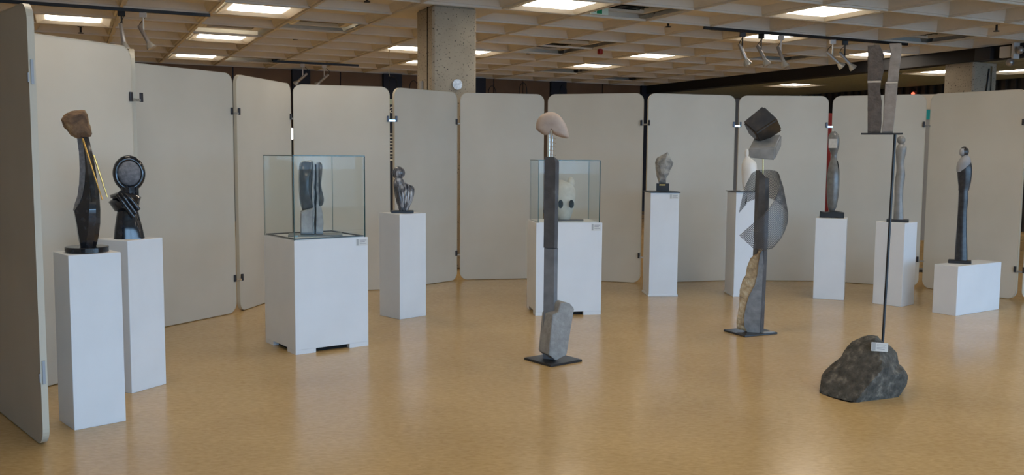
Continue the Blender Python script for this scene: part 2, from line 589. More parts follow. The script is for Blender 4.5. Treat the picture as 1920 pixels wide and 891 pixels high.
# dark downstand beam and the lower slatted ceiling beyond it
struct(grid_box('trim_1', R_WIN, R_BACK, B_BEAM, B_BEAM + 0.22, 3.46, CEIL + 0.4, M_BEAM), 'black downstand beam under the ceiling')
M_SLATCEIL = mat('slat_ceiling', (0.30, 0.32, 0.26, 1), 0.6)
lowc = struct(grid_box('ceiling_lower', R_WIN, R_BACK, B_BEAM + 0.22, B_RIGHT, 3.53, 3.6, M_BEAM), 'lower slatted ceiling beyond the black beam')
LOWLIGHTS = [(4.6, 7.65), (1.1, 7.75), (0.3, 8.55)]
nsl = 16
pit = (B_RIGHT - B_BEAM - 0.22) / nsl
for i in range(nsl):
    b0 = B_BEAM + 0.22 + i * pit
    spans = [(R_WIN, R_BACK)]
    for (lr, lb) in LOWLIGHTS:
        if b0 + pit - 0.012 > lb - 0.0 and b0 + 0.012 < lb + 0.9:
            new = []
            for s0, s1 in spans:
                if lr > s0 and lr + 0.9 < s1:
                    new += [(s0, lr), (lr + 0.9, s1)]
                else:
                    new.append((s0, s1))
            spans = new
    for s0, s1 in spans:
        grid_box('slat', s0, s1, b0 + 0.012, b0 + pit - 0.012, 3.45, 3.47, M_SLATCEIL, lowc)

# ------------------------------------------------------------------ ceiling lights, vents, sprinklers
FR, DI = None, None
def light_meshes():
    s = 0.54
    V, F = [], []
    lv = [(s, 0.0), (s - 0.012, 0.0), (0.40, 0.052), (0.40, 0.11), (s, 0.11)]
    for h, z in lv:
        V += [(-h, -h, z), (h, -h, z), (h, h, z), (-h, h, z)]
    for i in range(len(lv)):
        j = (i + 1) % len(lv)
        for k in range(4):
            F.append((i * 4 + k, i * 4 + (k + 1) % 4, j * 4 + (k + 1) % 4, j * 4 + k))
    fr = pydata('light_frame', V, F); fr.materials.append(M_LAMPFRAME)
    h0, h1 = 0.395, 0.388
    V = [(-h0, -h0, 0.10), (h0, -h0, 0.10), (h0, h0, 0.10), (-h0, h0, 0.10), (-h1, -h1, 0.040), (h1, -h1, 0.040), (h1, h1, 0.040), (-h1, h1, 0.040)]
    F = [(0, 1, 2, 3), (4, 5, 6, 7)] + [(k, (k + 1) % 4, 4 + (k + 1) % 4, 4 + k) for k in range(4)]
    di = pydata('light_diffuser', V, F); di.materials.append(M_DIFF)
    return fr, di
FR, DI = light_meshes()
def ceiling_light(r, b_, z, label, group):
    t = thing('ceiling_light', label, 'light', W(r + 0.5, b_ + 0.5, z), ANG, group)
    for nm, me in (('frame', FR), ('diffuser', DI)):
        o = bpy.data.objects.new(nm, me); COL.objects.link(o); o.parent = t
    return t
LL = {(3, -6): 'glowing square ceiling light above the leftmost pale panel, left of the black spotlight',
      (1, -4): 'large glowing ceiling light nearest top edge, right of the left spotlights',
      (4, -4): 'glowing ceiling light in the middle of the left row of three, beside a dark grille',
      (7, -4): 'smallest glowing ceiling light of the left row, just above the panel tops',
      (0, -5): 'ceiling light cut by the top edge, above the left spotlights',
      (2, -8): 'ceiling light in the top left corner behind the dark panel',
      (4, -1): 'glowing ceiling light half hidden by the left side of the concrete column',
      (4, 0): 'glowing ceiling light peeking out right of the concrete column',
      (6, 0): 'small far ceiling light showing a corner left of the concrete column',
      (-1, -1): 'big glowing ceiling light at the top edge right of the concrete column',
      (3, 3): 'glowing ceiling light between the column and right spotlights, nearer of the pair',
      (5, 3): 'glowing ceiling light between the column and right spotlights, farther of the pair',
      (-2, 2): 'largest glowing ceiling light at the upper right, above the spotlight track',
      (0, 3): 'glowing ceiling light directly behind the three right spotlights',
      (1, 6): 'glowing ceiling light behind the tall split stone slabs'}
for (r, b_) in LIGHT_CELLS:
    ceiling_light(r, b_, CEIL, LL[(r, b_)], 'square lights in the waffle ceiling')
for (r, b_) in UNSEEN_LIGHT_CELLS:
    ceiling_light(r, b_, CEIL, 'square ceiling light added to light the room, in the part of the hall outside the picture', 'added ceiling lights outside the picture')
for (r, b_), lb in zip(LOWLIGHTS, ('ceiling light in the lower slatted ceiling above the stacked cube sculpture',
                                   'ceiling light in the lower ceiling left of the right concrete column',
                                   'ceiling light in the lower ceiling right of the right concrete column')):
    ceiling_light(r - 0.05, b_ - 0.05, 3.448, lb, 'lights in the lower ceiling')

M_GRILLE = mat('grille_grey', (0.22, 0.21, 0.19, 1), 0.5)
M_LOUVRE = mat('louvre_mirror', (0.30, 0.33, 0.32, 1), 0.12, 1.0)
VL = {(2, -3): 'square air diffuser with pale frame left of the concrete column',
      (3, -4): 'dark flush air grille beside the left row of ceiling lights',
      (2, 1): 'air diffuser with pale rim right of the concrete column',
      (3, 1): 'dark mirrored louvre panel right of the concrete column',
      (2, 5): 'dark air grille behind the right spotlights',
      (7, -3): 'dark far air grille above the second left panels',
      (-1, 0): 'dark mirrored louvre panel by the top edge with a green sign reflection built in',
      (-1, 5): 'dark mirrored louvre panel left of the right sprinkler',
      (6, 3): 'far dark air grille beyond the pair of middle lights',
      (7, 5): 'farthest dark air grille close to the black beam'}
slat_me = box_me('vent_slat', (-0.36, -0.012, 0.0), (0.36, 0.012, 0.05))
for (r, b_), kind in VENTS.items():
    t = thing('ceiling_vent', VL[(r, b_)], 'vent', W(r + 0.5, b_ + 0.5, CEIL), ANG, 'vents in the waffle ceiling')
    # plate around the opening
    V, F = [], []
    o_, i_ = 0.56, (0.38 if kind != 'louvre' else 0.48)
    z0 = 0.10
    lv = [(o_, z0), (i_ + 0.05, z0), (i_ + 0.05, z0 - (0.035 if kind == 'vent' else 0.005)), (i_, z0 - (0.035 if kind == 'vent' else 0.005)), (i_, z0 + 0.12), (o_, z0 + 0.12)]
    for h, z in lv:
        V += [(-h, -h, z), (h, -h, z), (h, h, z), (-h, h, z)]
    for i in range(len(lv)):
        j = (i + 1) % len(lv)
        for k in range(4):
            F.append((i * 4 + k, i * 4 + (k + 1) % 4, j * 4 + (k + 1) % 4, j * 4 + k))
    new_obj('frame', pydata('vent_frame', V, F), t, M_COFFER if kind != 'vent' else M_LAMPFRAME)
    part_box('back', (-i_, -i_, z0 + 0.10), (i_, i_, z0 + 0.115), M_LOUVRE if kind == 'louvre' else M_SLOTDARK, t)
    for k in range(8):
        o = new_obj('slat', slat_me.copy(), t, M_LOUVRE if kind == 'louvre' else M_GRILLE)
        o.location = (0, -i_ + (k + 0.5) * 2 * i_ / 8, z0 + 0.02)
        o.rotation_euler = (0.7 if kind != 'louvre' else 0, 0, 0)

SPR = [((0.3, 1.55), 'black sprinkler head above the stacked cube sculpture'), ((-1.45, 5.6), 'black sprinkler head at the far right above the right column'),
       ((0.25, -2.55), 'black sprinkler head at the top edge left of the concrete column'), ((4.1, -2.5), 'black sprinkler head above the second pale panel from the column'),
       ((4.1, 1.4), 'black sprinkler head right of the concrete column'), ((4.85, -5.4), 'black sprinkler head under the leftmost glowing light')]
for (r, b_), lb in SPR:
    t = thing('sprinkler_head', lb, 'sprinkler', W(r, b_, CEIL), ANG, 'sprinkler heads')
    tube('pipe', [(0, 0, 0.13), (0, 0, 0.02)], 0.018, M_BLACK, t)
    new_obj('collar', cyl_me('collar', (0, 0, 0.115), 0.05, 0.012, 20), t, M_BLACK)
    new_obj('deflector', cyl_me('deflector', (0, 0, 0.0), 0.045, 0.012, 20), t, M_BLACK)

t = thing('exit_sign_reflection', 'small box painted as a green and white exit sign reflection in the ceiling by the top edge', 'sign', W(-0.12, 0.12, CEIL + 0.05), ANG)  # solid box stands in for a sign reflected in the louvre
part_box('body', (0.0, -0.012, -0.03), (0.30, 0.012, 0.07), mat('sign_reflection_white', (0.75, 0.9, 0.82, 1), 0.4), t)
M_EXG = mat('sign_reflection_green', (0.0, 0.33, 0.13, 1), 0.4)
part_box('pictogram', (0.10, -0.016, -0.02), (0.19, -0.0121, 0.06), M_EXG, t)
part_box('arrow', (0.02, -0.016, 0.0), (0.08, -0.0121, 0.03), M_EXG, t)
t = thing('alarm_beacon', 'small red alarm beacon under a ceiling rib right of the column', 'alarm', W(2.87, 2.06, CEIL), ANG)
new_obj('body', cyl_me('body', (0, 0, -0.10), 0.055, 0.10, 20, 0.012), t, mat('beacon_red', (0.30, 0.015, 0.008, 1), 0.3))

# ------------------------------------------------------------------ track lighting
def spotlight(pos, yaw, tilt, dark, label, group, drop=0.23, size=1.0):
    mh = M_BLACK if dark else M_WHITE
    t = thing('spotlight', label, 'spotlight', pos, yaw, group)
    part_box('adapter', (-0.05, -0.02, -0.075), (0.05, 0.02, 0.0), mh, t, 0.006)
    tube('stem', [(0, 0, -0.07), (0, 0, -0.07 - drop)], 0.012, mh, t)
    piv = Vector((0, 0, -0.07 - drop))
    d = Vector((math.sin(tilt), 0, -math.cos(tilt)))
    a, b2 = piv - d * 0.13, piv + d * 0.14
    tube('housing', [a, a + d * 0.02, b2], [0.024, 0.030, 0.030], M_SILVER, t, 16)
    tube('lamp', [b2, b2 + d * 0.012, b2 + d * 0.075, b2 + d * 0.10, b2 + d * 0.108], [0.030, 0.034, 0.066, 0.068, 0.05], MATS['lamp_bulb'], t, 20)
    tube('cable', [a, a + Vector((0.03, 0.02, 0.06)), Vector((0.03, 0.02, -0.06))], 0.006, M_BLACK, t, 6)
    return t
mat('lamp_bulb', (0.45, 0.45, 0.42, 1), 0.25, 0.3)
def track(r, b0, b1, label):
    t = thing('light_track', label, 'track', W(r, b0, CEIL), ANG)
    L = (b1 - b0) * CELL
    part_box('rail', (0, -0.018, -0.046), (L, 0.018, 0.0), M_BLACK, t)
    part_box('feed_box', (0.15, -0.03, -0.046), (0.27, 0.03, -0.002), M_BLACK, t)
track(0, 1.9, 5.6, 'black spotlight track under the ceiling rib at right')
track(2, -8, -4.0, 'thin spotlight track under the ceiling rib at left')
track(7.3, -2.2, -0.6, 'short far spotlight track above the left panels')
ZT2 = CEIL - 0.046
for bb, yaw, tl, dk, lb in ((2.539, 0.1, 0.45, True, 'leftmost spotlight of the right track with black stem'),
                            (2.856, -0.5, 0.5, True, 'second spotlight from the left on the right track, lamp turned forward'),
                            (3.198, -0.6, 0.4, False, 'white stemmed third spotlight on the right track'),
                            (4.138, 0.0, 0.85, False, 'white stemmed spotlight tilted far over, fourth on the right track'),
                            (4.370, 0.0, 0.75, True, 'rightmost spotlight of the right track, black stem beside the stone slabs')):
    spotlight(W(0, bb, ZT2), yaw, tl, dk, lb, 'spotlights on the right track')
spotlight(W(2, -5.0, ZT2), 0.3, 0.15, True, 'black spotlight hanging above the pale panel at left', 'spotlights on the left track')
spotlight(W(2, -4.764, ZT2), 0.0, 0.5, False, 'white spotlight beside the black one at left', 'spotlights on the left track')
spotlight(W(7.3, -1.66, ZT2), 0.0, -0.85, False, 'far white spotlight in front of the navy pilaster', 'far spotlights')
spotlight(W(7.3, -1.26, ZT2), 0.0, -0.85, False, 'far white spotlight right of the navy pilaster', 'far spotlights')

# ------------------------------------------------------------------ columns
def column(r0, b0, a, zt, name, label):
    c = struct(new_obj(name, box_me(name, (0, 0, 0), (a, a, zt), 0.03, 1), None, M_CONC), label)
    c.location = W(r0, b0, 0)
    c.rotation_euler = (0, 0, ANG)
    return c
c1 = column(0.03, -1.85, 0.66, CEIL, 'column_1', 'speckled concrete column behind the middle panels')
part_box('joint_strip', (-0.004, 0.20, 0), (0.01, 0.225, CEIL), M_SLOTDARK, c1)
c2 = column(0.02, 7.08, 0.66, 3.50, 'column_2', 'speckled concrete column under the black beam at right')
part_box('conduit', (0.44, -0.03, 0), (0.475, -0.001, 3.4), M_CHROME, c2)
tube('cable', [(0.40, -0.02, 3.35), (0.36, -0.02, 3.0), (0.28, -0.02, 2.55), (0.25, -0.02, 2.2), (0.25, -0.02, 0.3)], 0.014, M_BLACK, c2)
t = thing('round_plate', 'round white metal disc on the concrete column', 'disc', W(0.03, -1.85, 2.62) + GB * 0.36 - GA * 0.012, ANG)
me = cyl_me('disc', (0, 0, 0), 0.075, 0.012, 36, 0.003)
o = new_obj('disc', me, t, mottled('brushed_disc', [(0.3, (0.45, 0.48, 0.52, 1)), (0.7, (0.8, 0.82, 0.85, 1))], 30, 4, 0.4, metal=0.3))
o.rotation_euler = (math.pi / 2, 0, 0)
t = thing('wall_box', 'small grey metal box on the shaded side of the concrete column', 'box', W(0.03, -1.85, 2.62) - GB * 0.03 + GA * 0.42, ANG)
part_box('cover', (0, -0.05, -0.06), (0.028, 0.05, 0.06), M_SILVER, t, 0.006)

# emergency light and box on the black beam
t = thing('emergency_light', 'white emergency light box with lamp heads on the black beam', 'light', W(-0.62, B_BEAM, 3.56), ANG)
part_box('body', (-0.10, -0.10, -0.10), (-0.002, 0.12, 0.10), M_WHITE, t, 0.01)
part_box('bracket', (-0.16, -0.21, -0.14), (-0.002, -0.17, 0.14), M_WHITE, t)
for z_, y_ in ((0.0, -0.30), (-0.20, -0.12)):
    h = new_obj('lamp_head', ellipsoid_me('lamp_head', (-0.12, y_, z_), (0.07, 0.07, 0.07), 20, 12), t, M_SILVER)
t = thing('junction_box', 'dark grey junction box on the black beam beside the column', 'box', W(-0.25, B_BEAM, 3.56), ANG)
part_box('body', (-0.12, -0.16, -0.11), (-0.002, 0.16, 0.11), mat('junction_grey', (0.03, 0.032, 0.04, 1), 0.5), t, 0.008)

# hanging string
o = new_obj('hanging_string', tube_me('hanging_string', [W(3.9, -1.1, CEIL) + Vector((0.01 * math.sin(k * 1.3), 0, -k * 0.06)) for k in range(11)], 0.006, 6), None, mat('string', (0.6, 0.55, 0.42, 1), 0.8))
tag(o, 'pale string hanging from the ceiling left of the concrete column', 'string')

# wire loops in front of the back wall
for bb, zt, lb in ((0.55, 3.62, 'black wire loop between the two navy pilasters left of the column'), (1.0, 3.55, 'black wire loop close to the left side of the concrete column'),
                   (2.82, 3.5, 'black wire loop just right of the concrete column'), (3.58, 3.62, 'black wire loop above the middle pale panel'), (4.6, 3.62, 'black wire loop in front of the navy pilaster right of the column')):
    pts = [(-0.10 + 0.0 * k, 0, 0) for k in range(1)]
    p0 = W(8.7, bb, zt)
    P = [p0 + GB * (-0.11) + Vector((0, 0, -0.9))]
    for k in range(13):
        a = math.pi - math.pi * k / 12
        P.append(p0 + GB * (0.11 * math.cos(a)) + Vector((0, 0, -0.22 + 0.2 * math.sin(a))))
    P.append(p0 + GB * 0.13 + Vector((0, 0, -0.9)))
    tag(new_obj('wire_loop', tube_me('wire_loop', P, 0.011, 6), None, M_BLACK), lb, 'wire', 'wire loops by the back wall')

# ------------------------------------------------------------------ display panels
PH, PT = 2.44, 0.035
J = [(-2.56, 4.97), (-3.43, 5.93), (-2.90, 7.10), (-3.45, 8.22), (-2.83, 9.40), (-2.57, 10.72), (-1.45, 11.10), (-0.71, 11.98),
     (0.435, 12.20), (1.69, 11.80), (2.93, 12.15), (4.15, 12.13), (5.20, 11.60), (5.90, 10.60), (7.05, 10.10)]
PL = ['dark shaded display panel at the left edge seen from its outer side', 'tall pale panel behind the gold rod sculpture',
      'display panel seen edge on, just right of the tall leftmost pale panel', 'wide pale panel behind the ring head sculpture, third from the left',
      'narrow warm panel left of the big glass case', 'pale panel directly behind the big glass case',
      'warm narrow panel right of the marbled figure', 'pale panel between the column and the pinkish helmet stone',
      'yellowish panel behind the smaller glass case', 'pale grey panel behind the angular grey stone',
      'pale panel behind the stacked cube sculpture', 'pale panel behind the split stone slabs',
      'wide pale panel behind the low white block', 'panel cut by the right edge of the picture']
def rounded_rect(w, h, r, n=7):
    P = []
    for cx, cz, a0 in ((w - r, r, -90), (w - r, h - r, 0), (r, h - r, 90), (r, r, 180)):
        for k in range(n + 1):
            a = math.radians(a0 + 90 * k / n)
            P.append((cx + r * math.cos(a), cz + r * math.sin(a)))
    return P
def extrude_xz(P, y0, y1, name):
    n = len(P)
    V = [(x, y0, z) for x, z in P] + [(x, y1, z) for x, z in P]
    F = [tuple(range(n)), tuple(range(n, 2 * n))] + [(k, (k + 1) % n, n + (k + 1) % n, n + k) for k in range(n)]
    return pydata(name, V, F)
def ring_xz(P, Q, y0, y1, name):
    n = len(P)
    V = [(x, y0, z) for x, z in P] + [(x, y1, z) for x, z in P] + [(x, y0, z) for x, z in Q] + [(x, y1, z) for x, z in Q]
    F = []
    for k in range(n):
        l = (k + 1) % n
        F += [(k, l, n + l, n + k), (2 * n + k, 2 * n + l, 3 * n + l, 3 * n + k), (k, l, 2 * n + l, 2 * n + k), (n + k, n + l, 3 * n + l, 3 * n + k)]
    return pydata(name, V, F)
clip_bracket = box_me('clip_bracket', (-0.013, -0.012, -0.035), (0.013, 0.004, 0.035), 0.003)
for i in range(len(J) - 1):
    a, b2 = Vector((*J[i], 0)), Vector((*J[i + 1], 0))
    d = (b2 - a)
    Lp = d.length
    ang = math.atan2(d.y, d.x)
    gap = 0.028
    t = thing('display_panel', PL[i], 'panel', a + d.normalized() * gap, ang, 'folding display panels around the hall')
    w = Lp - 2 * gap
    P = rounded_rect(w - 0.012, PH - 0.022, 0.095)
    P = [(x + 0.006, z + 0.012) for x, z in P]
    Q = rounded_rect(w, PH - 0.01, 0.10)
    Q = [(x, z + 0.006) for x, z in Q]
    new_obj('board', extrude_xz(P, -PT / 2 + 0.002, PT / 2 - 0.002, 'board'), t, M_PANEL)
    new_obj('edge_trim', ring_xz(Q, P, -PT / 2, PT / 2, 'edge_trim'), t, M_TRIM)
    zs = (2.06, 0.36)
    for z in zs:
        if i < len(J) - 2:
            side = -1
            cl = part_box('clip', (w - 0.02, -PT / 2 - 0.014, z - 0.032), (w + 2 * gap + 0.02, -PT / 2 - 0.006, z - 0.012), M_CHROME, t)
            for xx in (w - 0.022, w + 2 * gap + 0.022):
                o = new_obj('bracket', clip_bracket.copy(), cl, M_DARKMETAL)
                o.location = (xx, -PT / 2 - 0.004, z)
    if i == 0:
        for z in (2.06, 0.42):
            cl = part_box('clip', (-0.008, -0.006, z - 0.06), (0.0, 0.008, z + 0.07), M_CLIP, t)
            part_box('bracket', (-0.004, PT / 2 + 0.001, z - 0.05), (0.018, PT / 2 + 0.006, z + 0.0), M_CLIP, cl)

# ------------------------------------------------------------------ pedestals
def pedestal(front, rdir, w, dep, h, label, name='pedestal', notch=False, plinth=False, cap=None):
    """front: nearest corner; rdir: direction of the edge running right; dep runs to the left/back"""
    ang = math.atan2(rdir[1], rdir[0])
    t = thing(name, label, 'pedestal', (front[0], front[1], 0), ang)
    if not notch:
        part_box('body', (0, 0, 0.0), (w, dep, h), M_WHITE, t, 0.004)
    else:
        part_box('body', (0, 0, 0.035), (w, dep, h), M_WHITE, t, 0.004)
        for x0, x1, y0, y1 in ((0.001, w * 0.27, 0.001, dep - 0.001), (w * 0.73, w - 0.001, 0.001, dep - 0.001)):
            part_box('foot', (x0, y0, 0), (x1, dep * 0.27, 0.036), M_WHITE, t)
            part_box('foot', (x0, dep * 0.73, 0), (x1, y1, 0.036), M_WHITE, t)
        part_box('recess_shade', (0.05, 0.05, 0.0), (w - 0.05, dep - 0.05, 0.036), M_SLOTDARK, t)  # near-black filler, shade under the pedestal put into its colour
    if plinth:
        V = []
        part_box('skirting', (-0.008, -0.008, 0), (w + 0.008, dep + 0.008, 0.022), M_WHITE, t, 0.003)
    if cap:
        part_box('cap', (-0.012, -0.012, h), (w + 0.012, dep + 0.012, h + cap), M_BLACK, t, 0.002)
    return t
PA = pedestal((-2.572, 5.301), (0.73, 0.68), 0.30, 0.28, 1.04, 'tall white pedestal under the gold rod sculpture')
PB = pedestal((-2.581, 6.146), (0.43, 0.90), 0.305, 0.30, 1.045, 'tall white pedestal under the black ring head sculpture')
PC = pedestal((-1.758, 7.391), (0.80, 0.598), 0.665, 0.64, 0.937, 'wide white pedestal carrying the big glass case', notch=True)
PD = pedestal((-1.108, 9.041), (0.707, 0.707), 0.337, 0.333, 1.05, 'slim white pedestal under the marbled figure')
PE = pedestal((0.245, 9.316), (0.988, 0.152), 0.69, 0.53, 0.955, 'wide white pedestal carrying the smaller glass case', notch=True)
PF = pedestal((1.606, 10.681), (1.0, 0.045), 0.335, 0.38, 1.215, 'tall slim white pedestal with black cap under the angular grey stone', plinth=True, cap=0.012)
PG = pedestal((2.606, 10.71), (1.0, 0.045), 0.335, 0.38, 1.225, 'white pedestal under the white torso, behind the mesh sculpture', plinth=True, cap=0.010)
PHh = pedestal((3.509, 10.612), (0.932, -0.363), 0.339, 0.335, 0.94, 'white pedestal under the grey spindle figure')
PI = pedestal((4.301, 10.044), (0.743, 0.669), 0.30, 0.333, 0.928, 'white pedestal behind the thin black rod, under the grey wavy figure')
PJ = pedestal((4.633, 9.485), (0.832, 0.555), 0.836, 0.265, 0.521, 'low wide white block under the dark collared figure')

def card(ped, x0, x1, z0, z1, label, lines=3, group='small label cards'):
    """a printed card stuck on the front face (local y = 0) of a pedestal"""
    M = Matrix.Translation(ped.location) @ Matrix.Rotation(ped.rotation_euler.z, 4, 'Z')
    t = thing('label_card', label, 'label', M @ Vector((x0, -0.001, z0)), ped.rotation_euler.z, group)
    w, h = x1 - x0, z1 - z0
    part_box('paper', (0, -0.002, 0), (w, 0, h), M_CARD, t)
    part_box('stripe', (0.004, -0.0028, 0.004), (w * 0.2, -0.002, h - 0.004), MATS.get('stripe') or mat('stripe', (0.36, 0.37, 0.37, 1), 0.6), t)
    for k in range(lines):
        zz = h * (0.78 - 0.24 * k)
        part_box('text_line', (w * 0.3, -0.0028, zz - h * 0.03), (w * (0.9 - 0.14 * (k % 2)), -0.002, zz + h * 0.03), M_INK, t)
    return t
card(PC, 0.555, 0.66, 0.865, 0.925, 'label card at the top corner of the big case pedestal')
card(PE, 0.575, 0.675, 0.872, 0.945, 'label card at the top corner of the smaller case pedestal')
card(PF, 0.225, 0.325, 1.145, 1.20, 'label card at the top of the black capped pedestal')

# ------------------------------------------------------------------ glass cases
def pane(name, lo, hi, thin, parent):
    o = part_box(name, lo, hi, [M_GLASS, M_GEDGE], parent)
    for p in o.data.polygons:
        p.material_index = 0 if abs(p.normal[thin]) > 0.9 else 1
    return o
def glass_case(ped, x0, x1, y0, y1, z0, z1, label):
    t = thing('glass_case', label, 'glass case', ped.location + Vector((0, 0, z0)), ped.rotation_euler.z)
    g = 0.008
    h = z1 - z0
    pane('front_pane', (x0, y0, 0), (x1, y0 + g, h), 1, t)
    pane('back_pane', (x0, y1 - g, 0), (x1, y1, h), 1, t)
    pane('side_pane', (x0, y0 + g, 0), (x0 + g, y1 - g, h), 0, t)
    pane('side_pane', (x1 - g, y0 + g, 0), (x1, y1 - g, h), 0, t)
    pane('top_pane', (x0, y0, h), (x1, y1, h + g), 2, t)
    return t
glass_case(PC, 0.004, 0.645, 0.006, 0.635, 0.937, 1.618, 'big glass case over the dark cleft stone')
glass_case(PE, 0.02, 0.665, 0.012, 0.515, 0.955, 1.585, 'smaller glass case over the pale stone with holes')
part_box('floor_tray', (0.015, 0.017, 0.0), (0.634, 0.624, 0.004), M_WHITE, [o for o in bpy.data.objects if o.name == 'glass_case'][0])
part_box('floor_tray', (0.031, 0.023, 0.0), (0.654, 0.504, 0.004), M_WHITE, [o for o in bpy.data.objects if o.name == 'glass_case.001'][0])
for nm, a, b2, c_, d_ in (('glass_case', 0.015, 0.634, 0.017, 0.624),):
    par = bpy.data.objects[nm]
    for lo, hi in (((a, c_, 0.004), (b2, c_ + 0.014, 0.014)), ((a, d_ - 0.014, 0.004), (b2, d_, 0.014)), ((a, c_, 0.004), (a + 0.014, d_, 0.014)), ((b2 - 0.014, c_, 0.004), (b2, d_, 0.014))):
        part_box('channel', lo, hi, M_BLACK, par)

# ------------------------------------------------------------------ sculptures
class Plan:
    """measurements taken from the photograph turned into metres around a sculpture's base point"""
    def __init__(s, loc, base_px, org, zs):
        s.loc = loc
        phi = math.atan2(loc[0], loc[1])
        s.k = loc[1] / FPX
        s.kx = s.k * math.cos(phi)
        s.b, s.o, s.zs = base_px, org, zs
        s.rz = -phi
    def __call__(s, zx, zy):
        fx, fy = s.o[0] + zx / s.zs, s.o[1] + zy / s.zs
        dy = s.b[1] - fy
        fx -= (s.b[0] - 960) * dy / (19665 - s.b[1])
        return ((fx - s.b[0]) * s.kx, dy * s.k)
    def x(s, zx, zy): return s(zx, zy)[0]
    def z(s, zy): return s(0, zy)[1]
    def row(s, zy, l, r, dep=1.0, yc=0.0, k=1.0):
        a, z = s(l, zy); b, _ = s(r, zy)
        return (z, a, b, (b - a) / 2 * dep * k, yc)
    def pts(s, L): return [s(a, b) for a, b in L]

# --- 1: black stone with gold rods, brown rock head
q = Plan((-2.557, 5.505, 1.04), (150, 466), (60, 180), 2.971)
t = thing('stone_sculpture', 'black polished sculpture with brown rock head and two gold rods', 'sculpture', q.loc, q.rz)
me = cyl_me('base_disc', (0, 0, 0), 0.122, 0.034, 48, 0.004)
new_obj('base_disc', me, t, M_GLOSSBLACK)
rows = [(828, 228, 232, 262, 320), (770, 215, 222, 268, 334), (700, 205, 210, 275, 341), (625, 190, 195, 278, 341), (585, 200, 222, 279, 338), (545, 214, 238, 280, 335),
        (480, 222, 250, 278, 326), (400, 225, 255, 268, 313), (300, 220, 248, 255, 292), (213, 207, 232, 242, 270)]
rings, strip = [], []
z0off = 0.034 - q.z(828)
for zy, l, f, m_, r_ in rows:
    z = q.z(zy) + z0off
    xl, xf, xm, xr = (q.x(v, zy) for v in (l, f, m_, r_))
    T = (xr - xl) * 0.55
    xmid = (xl + xr) / 2
    rings.append([(xl, 0.0, z), (xf, -T * 0.62, z), (xm, -T, z), (xm + (xr - xm) * 0.6, -T * 0.75, z), (xr, -T * 0.1, z), (xm + (xr - xm) * 0.6, T * 0.6, z), (xm, T * 0.8, z), (xf, T * 0.55, z)])
    strip.append((Vector((xl - 0.002, -0.004, z)), Vector((xf, -T * 0.62 - 0.003, z))))
rr = []
for i in range(len(rings) - 1):
    for j in range(4):
        u = j / 4
        rr.append([tuple(Vector(a).lerp(Vector(b2), u)) for a, b2 in zip(rings[i], rings[i + 1])])
rr.append(rings[-1])
new_obj('body', rings_me('body', rr, 0.55), t, M_GLOSSBLACK)
V, F = [], []
st = strip[3:]
for a, b2 in st:
    V += [a, b2, b2 + Vector((0.002, 0.006, 0)), a + Vector((0.004, 0.006, 0))]
for i in range(len(st) - 1):
    for k in range(4):
        F.append((i * 4 + k, i * 4 + (k + 1) % 4, i * 4 + 4 + (k + 1) % 4, i * 4 + 4 + k))
F += [(0, 1, 2, 3), tuple(range(len(V) - 4, len(V)))]
new_obj('matte_facet', pydata('matte_facet', V, F), t, M_MATTEGREY)
M_BROWNROCK = mottled('brown_rock', [(0.3, (0.07, 0.040, 0.026, 1)), (0.5, (0.20, 0.115, 0.060, 1)), (0.68, (0.36, 0.25, 0.13, 1))], 11, 8, 0.85, bump=0.6, bump_scale=30, distort=0.6)
ol = resample([(x, z + z0off - 0.012) for x, z in q.pts([(118, 118), (128, 88), (168, 68), (250, 56), (268, 78), (288, 188), (282, 208), (215, 214), (172, 197), (133, 156)])], 60)
new_obj('head_stone', pillow_me('head_stone', ol, 0.15, p=2.6, nlay=14, nz=0.012, nscale=14, smooth=0.35), t, M_BROWNROCK)
for (ax, ay), (bx, by), yy in (((238, 228), (350, 565), -0.075), ((300, 318), (379, 552), -0.02)):
    p0, p1 = q(ax, ay), q(bx, by)
    tube('gold_rod', [(p0[0], -0.045, p0[1] + z0off), (p1[0], yy - 0.03, p1[1] + z0off)], [0.006, 0.0035], M_BRASS, t, 10)

# --- 2: black ring head
q = Plan((-2.65, 6.345, 1.045), (236, 446), (60, 180), 2.971)
t = thing('ring_head_sculpture', 'polished black bust with a round grey disc set in a ring head', 'sculpture', q.loc, q.rz)
rows = [q.row(zy, l, r_, 0.75) for zy, l, r_ in ((792, 434, 610), (780, 436, 608), (730, 440, 596), (690, 446, 584), (650, 452, 574), (625, 458, 566))]
z0 = -rows[0][0]
rows = [(z + z0, a, b2, d_, c_) for z, a, b2, d_, c_ in rows]
new_obj('body', loft_me('body', rows, 36, 3.2, 0.5, sub=4), t, M_GLOSSBLACK)
def off(L): return [(x, z + z0) for x, z in L]
new_obj('shoulder', pillow_me('shoulder', resample(off(q.pts([(404, 588), (432, 566), (520, 572), (580, 584), (578, 606), (556, 648), (440, 640)])), 48), 0.19, p=2.0, nlay=9, smooth=0.5), t, M_GLOSSBLACK)
new_obj('collar', pillow_me('collar', resample(off(q.pts([(411, 549), (470, 528), (545, 532), (588, 562), (576, 598), (500, 590), (416, 566)])), 48), 0.18, p=2.0, nlay=9, smooth=0.5), t, M_GLOSSBLACK)
for k, (a, m_, b2) in enumerate((((468, 530), (500, 568), (556, 648)), ((490, 532), (530, 570), (572, 628)), ((455, 545), (490, 590), (545, 668)))):
    P = catmull([q(*a), q(*m_), q(*b2)], 10, closed=False)
    tube('fold', [(x, -0.088 - 0.012 * math.sin(math.pi * i / (len(P) - 1)), z + z0) for i, (x, z) in enumerate(P)], 0.015, M_GLOSSBLACK, t, 10)
cx, cz = q(518, 430); cz += z0
k2 = q.kx / q.zs
hd = new_obj('head', torus_me('head', 80 * k2, 20 * k2 * 1.0, (cx, 0.0, cz), sz=1.10, sx=0.92), t, M_GLOSSBLACK)
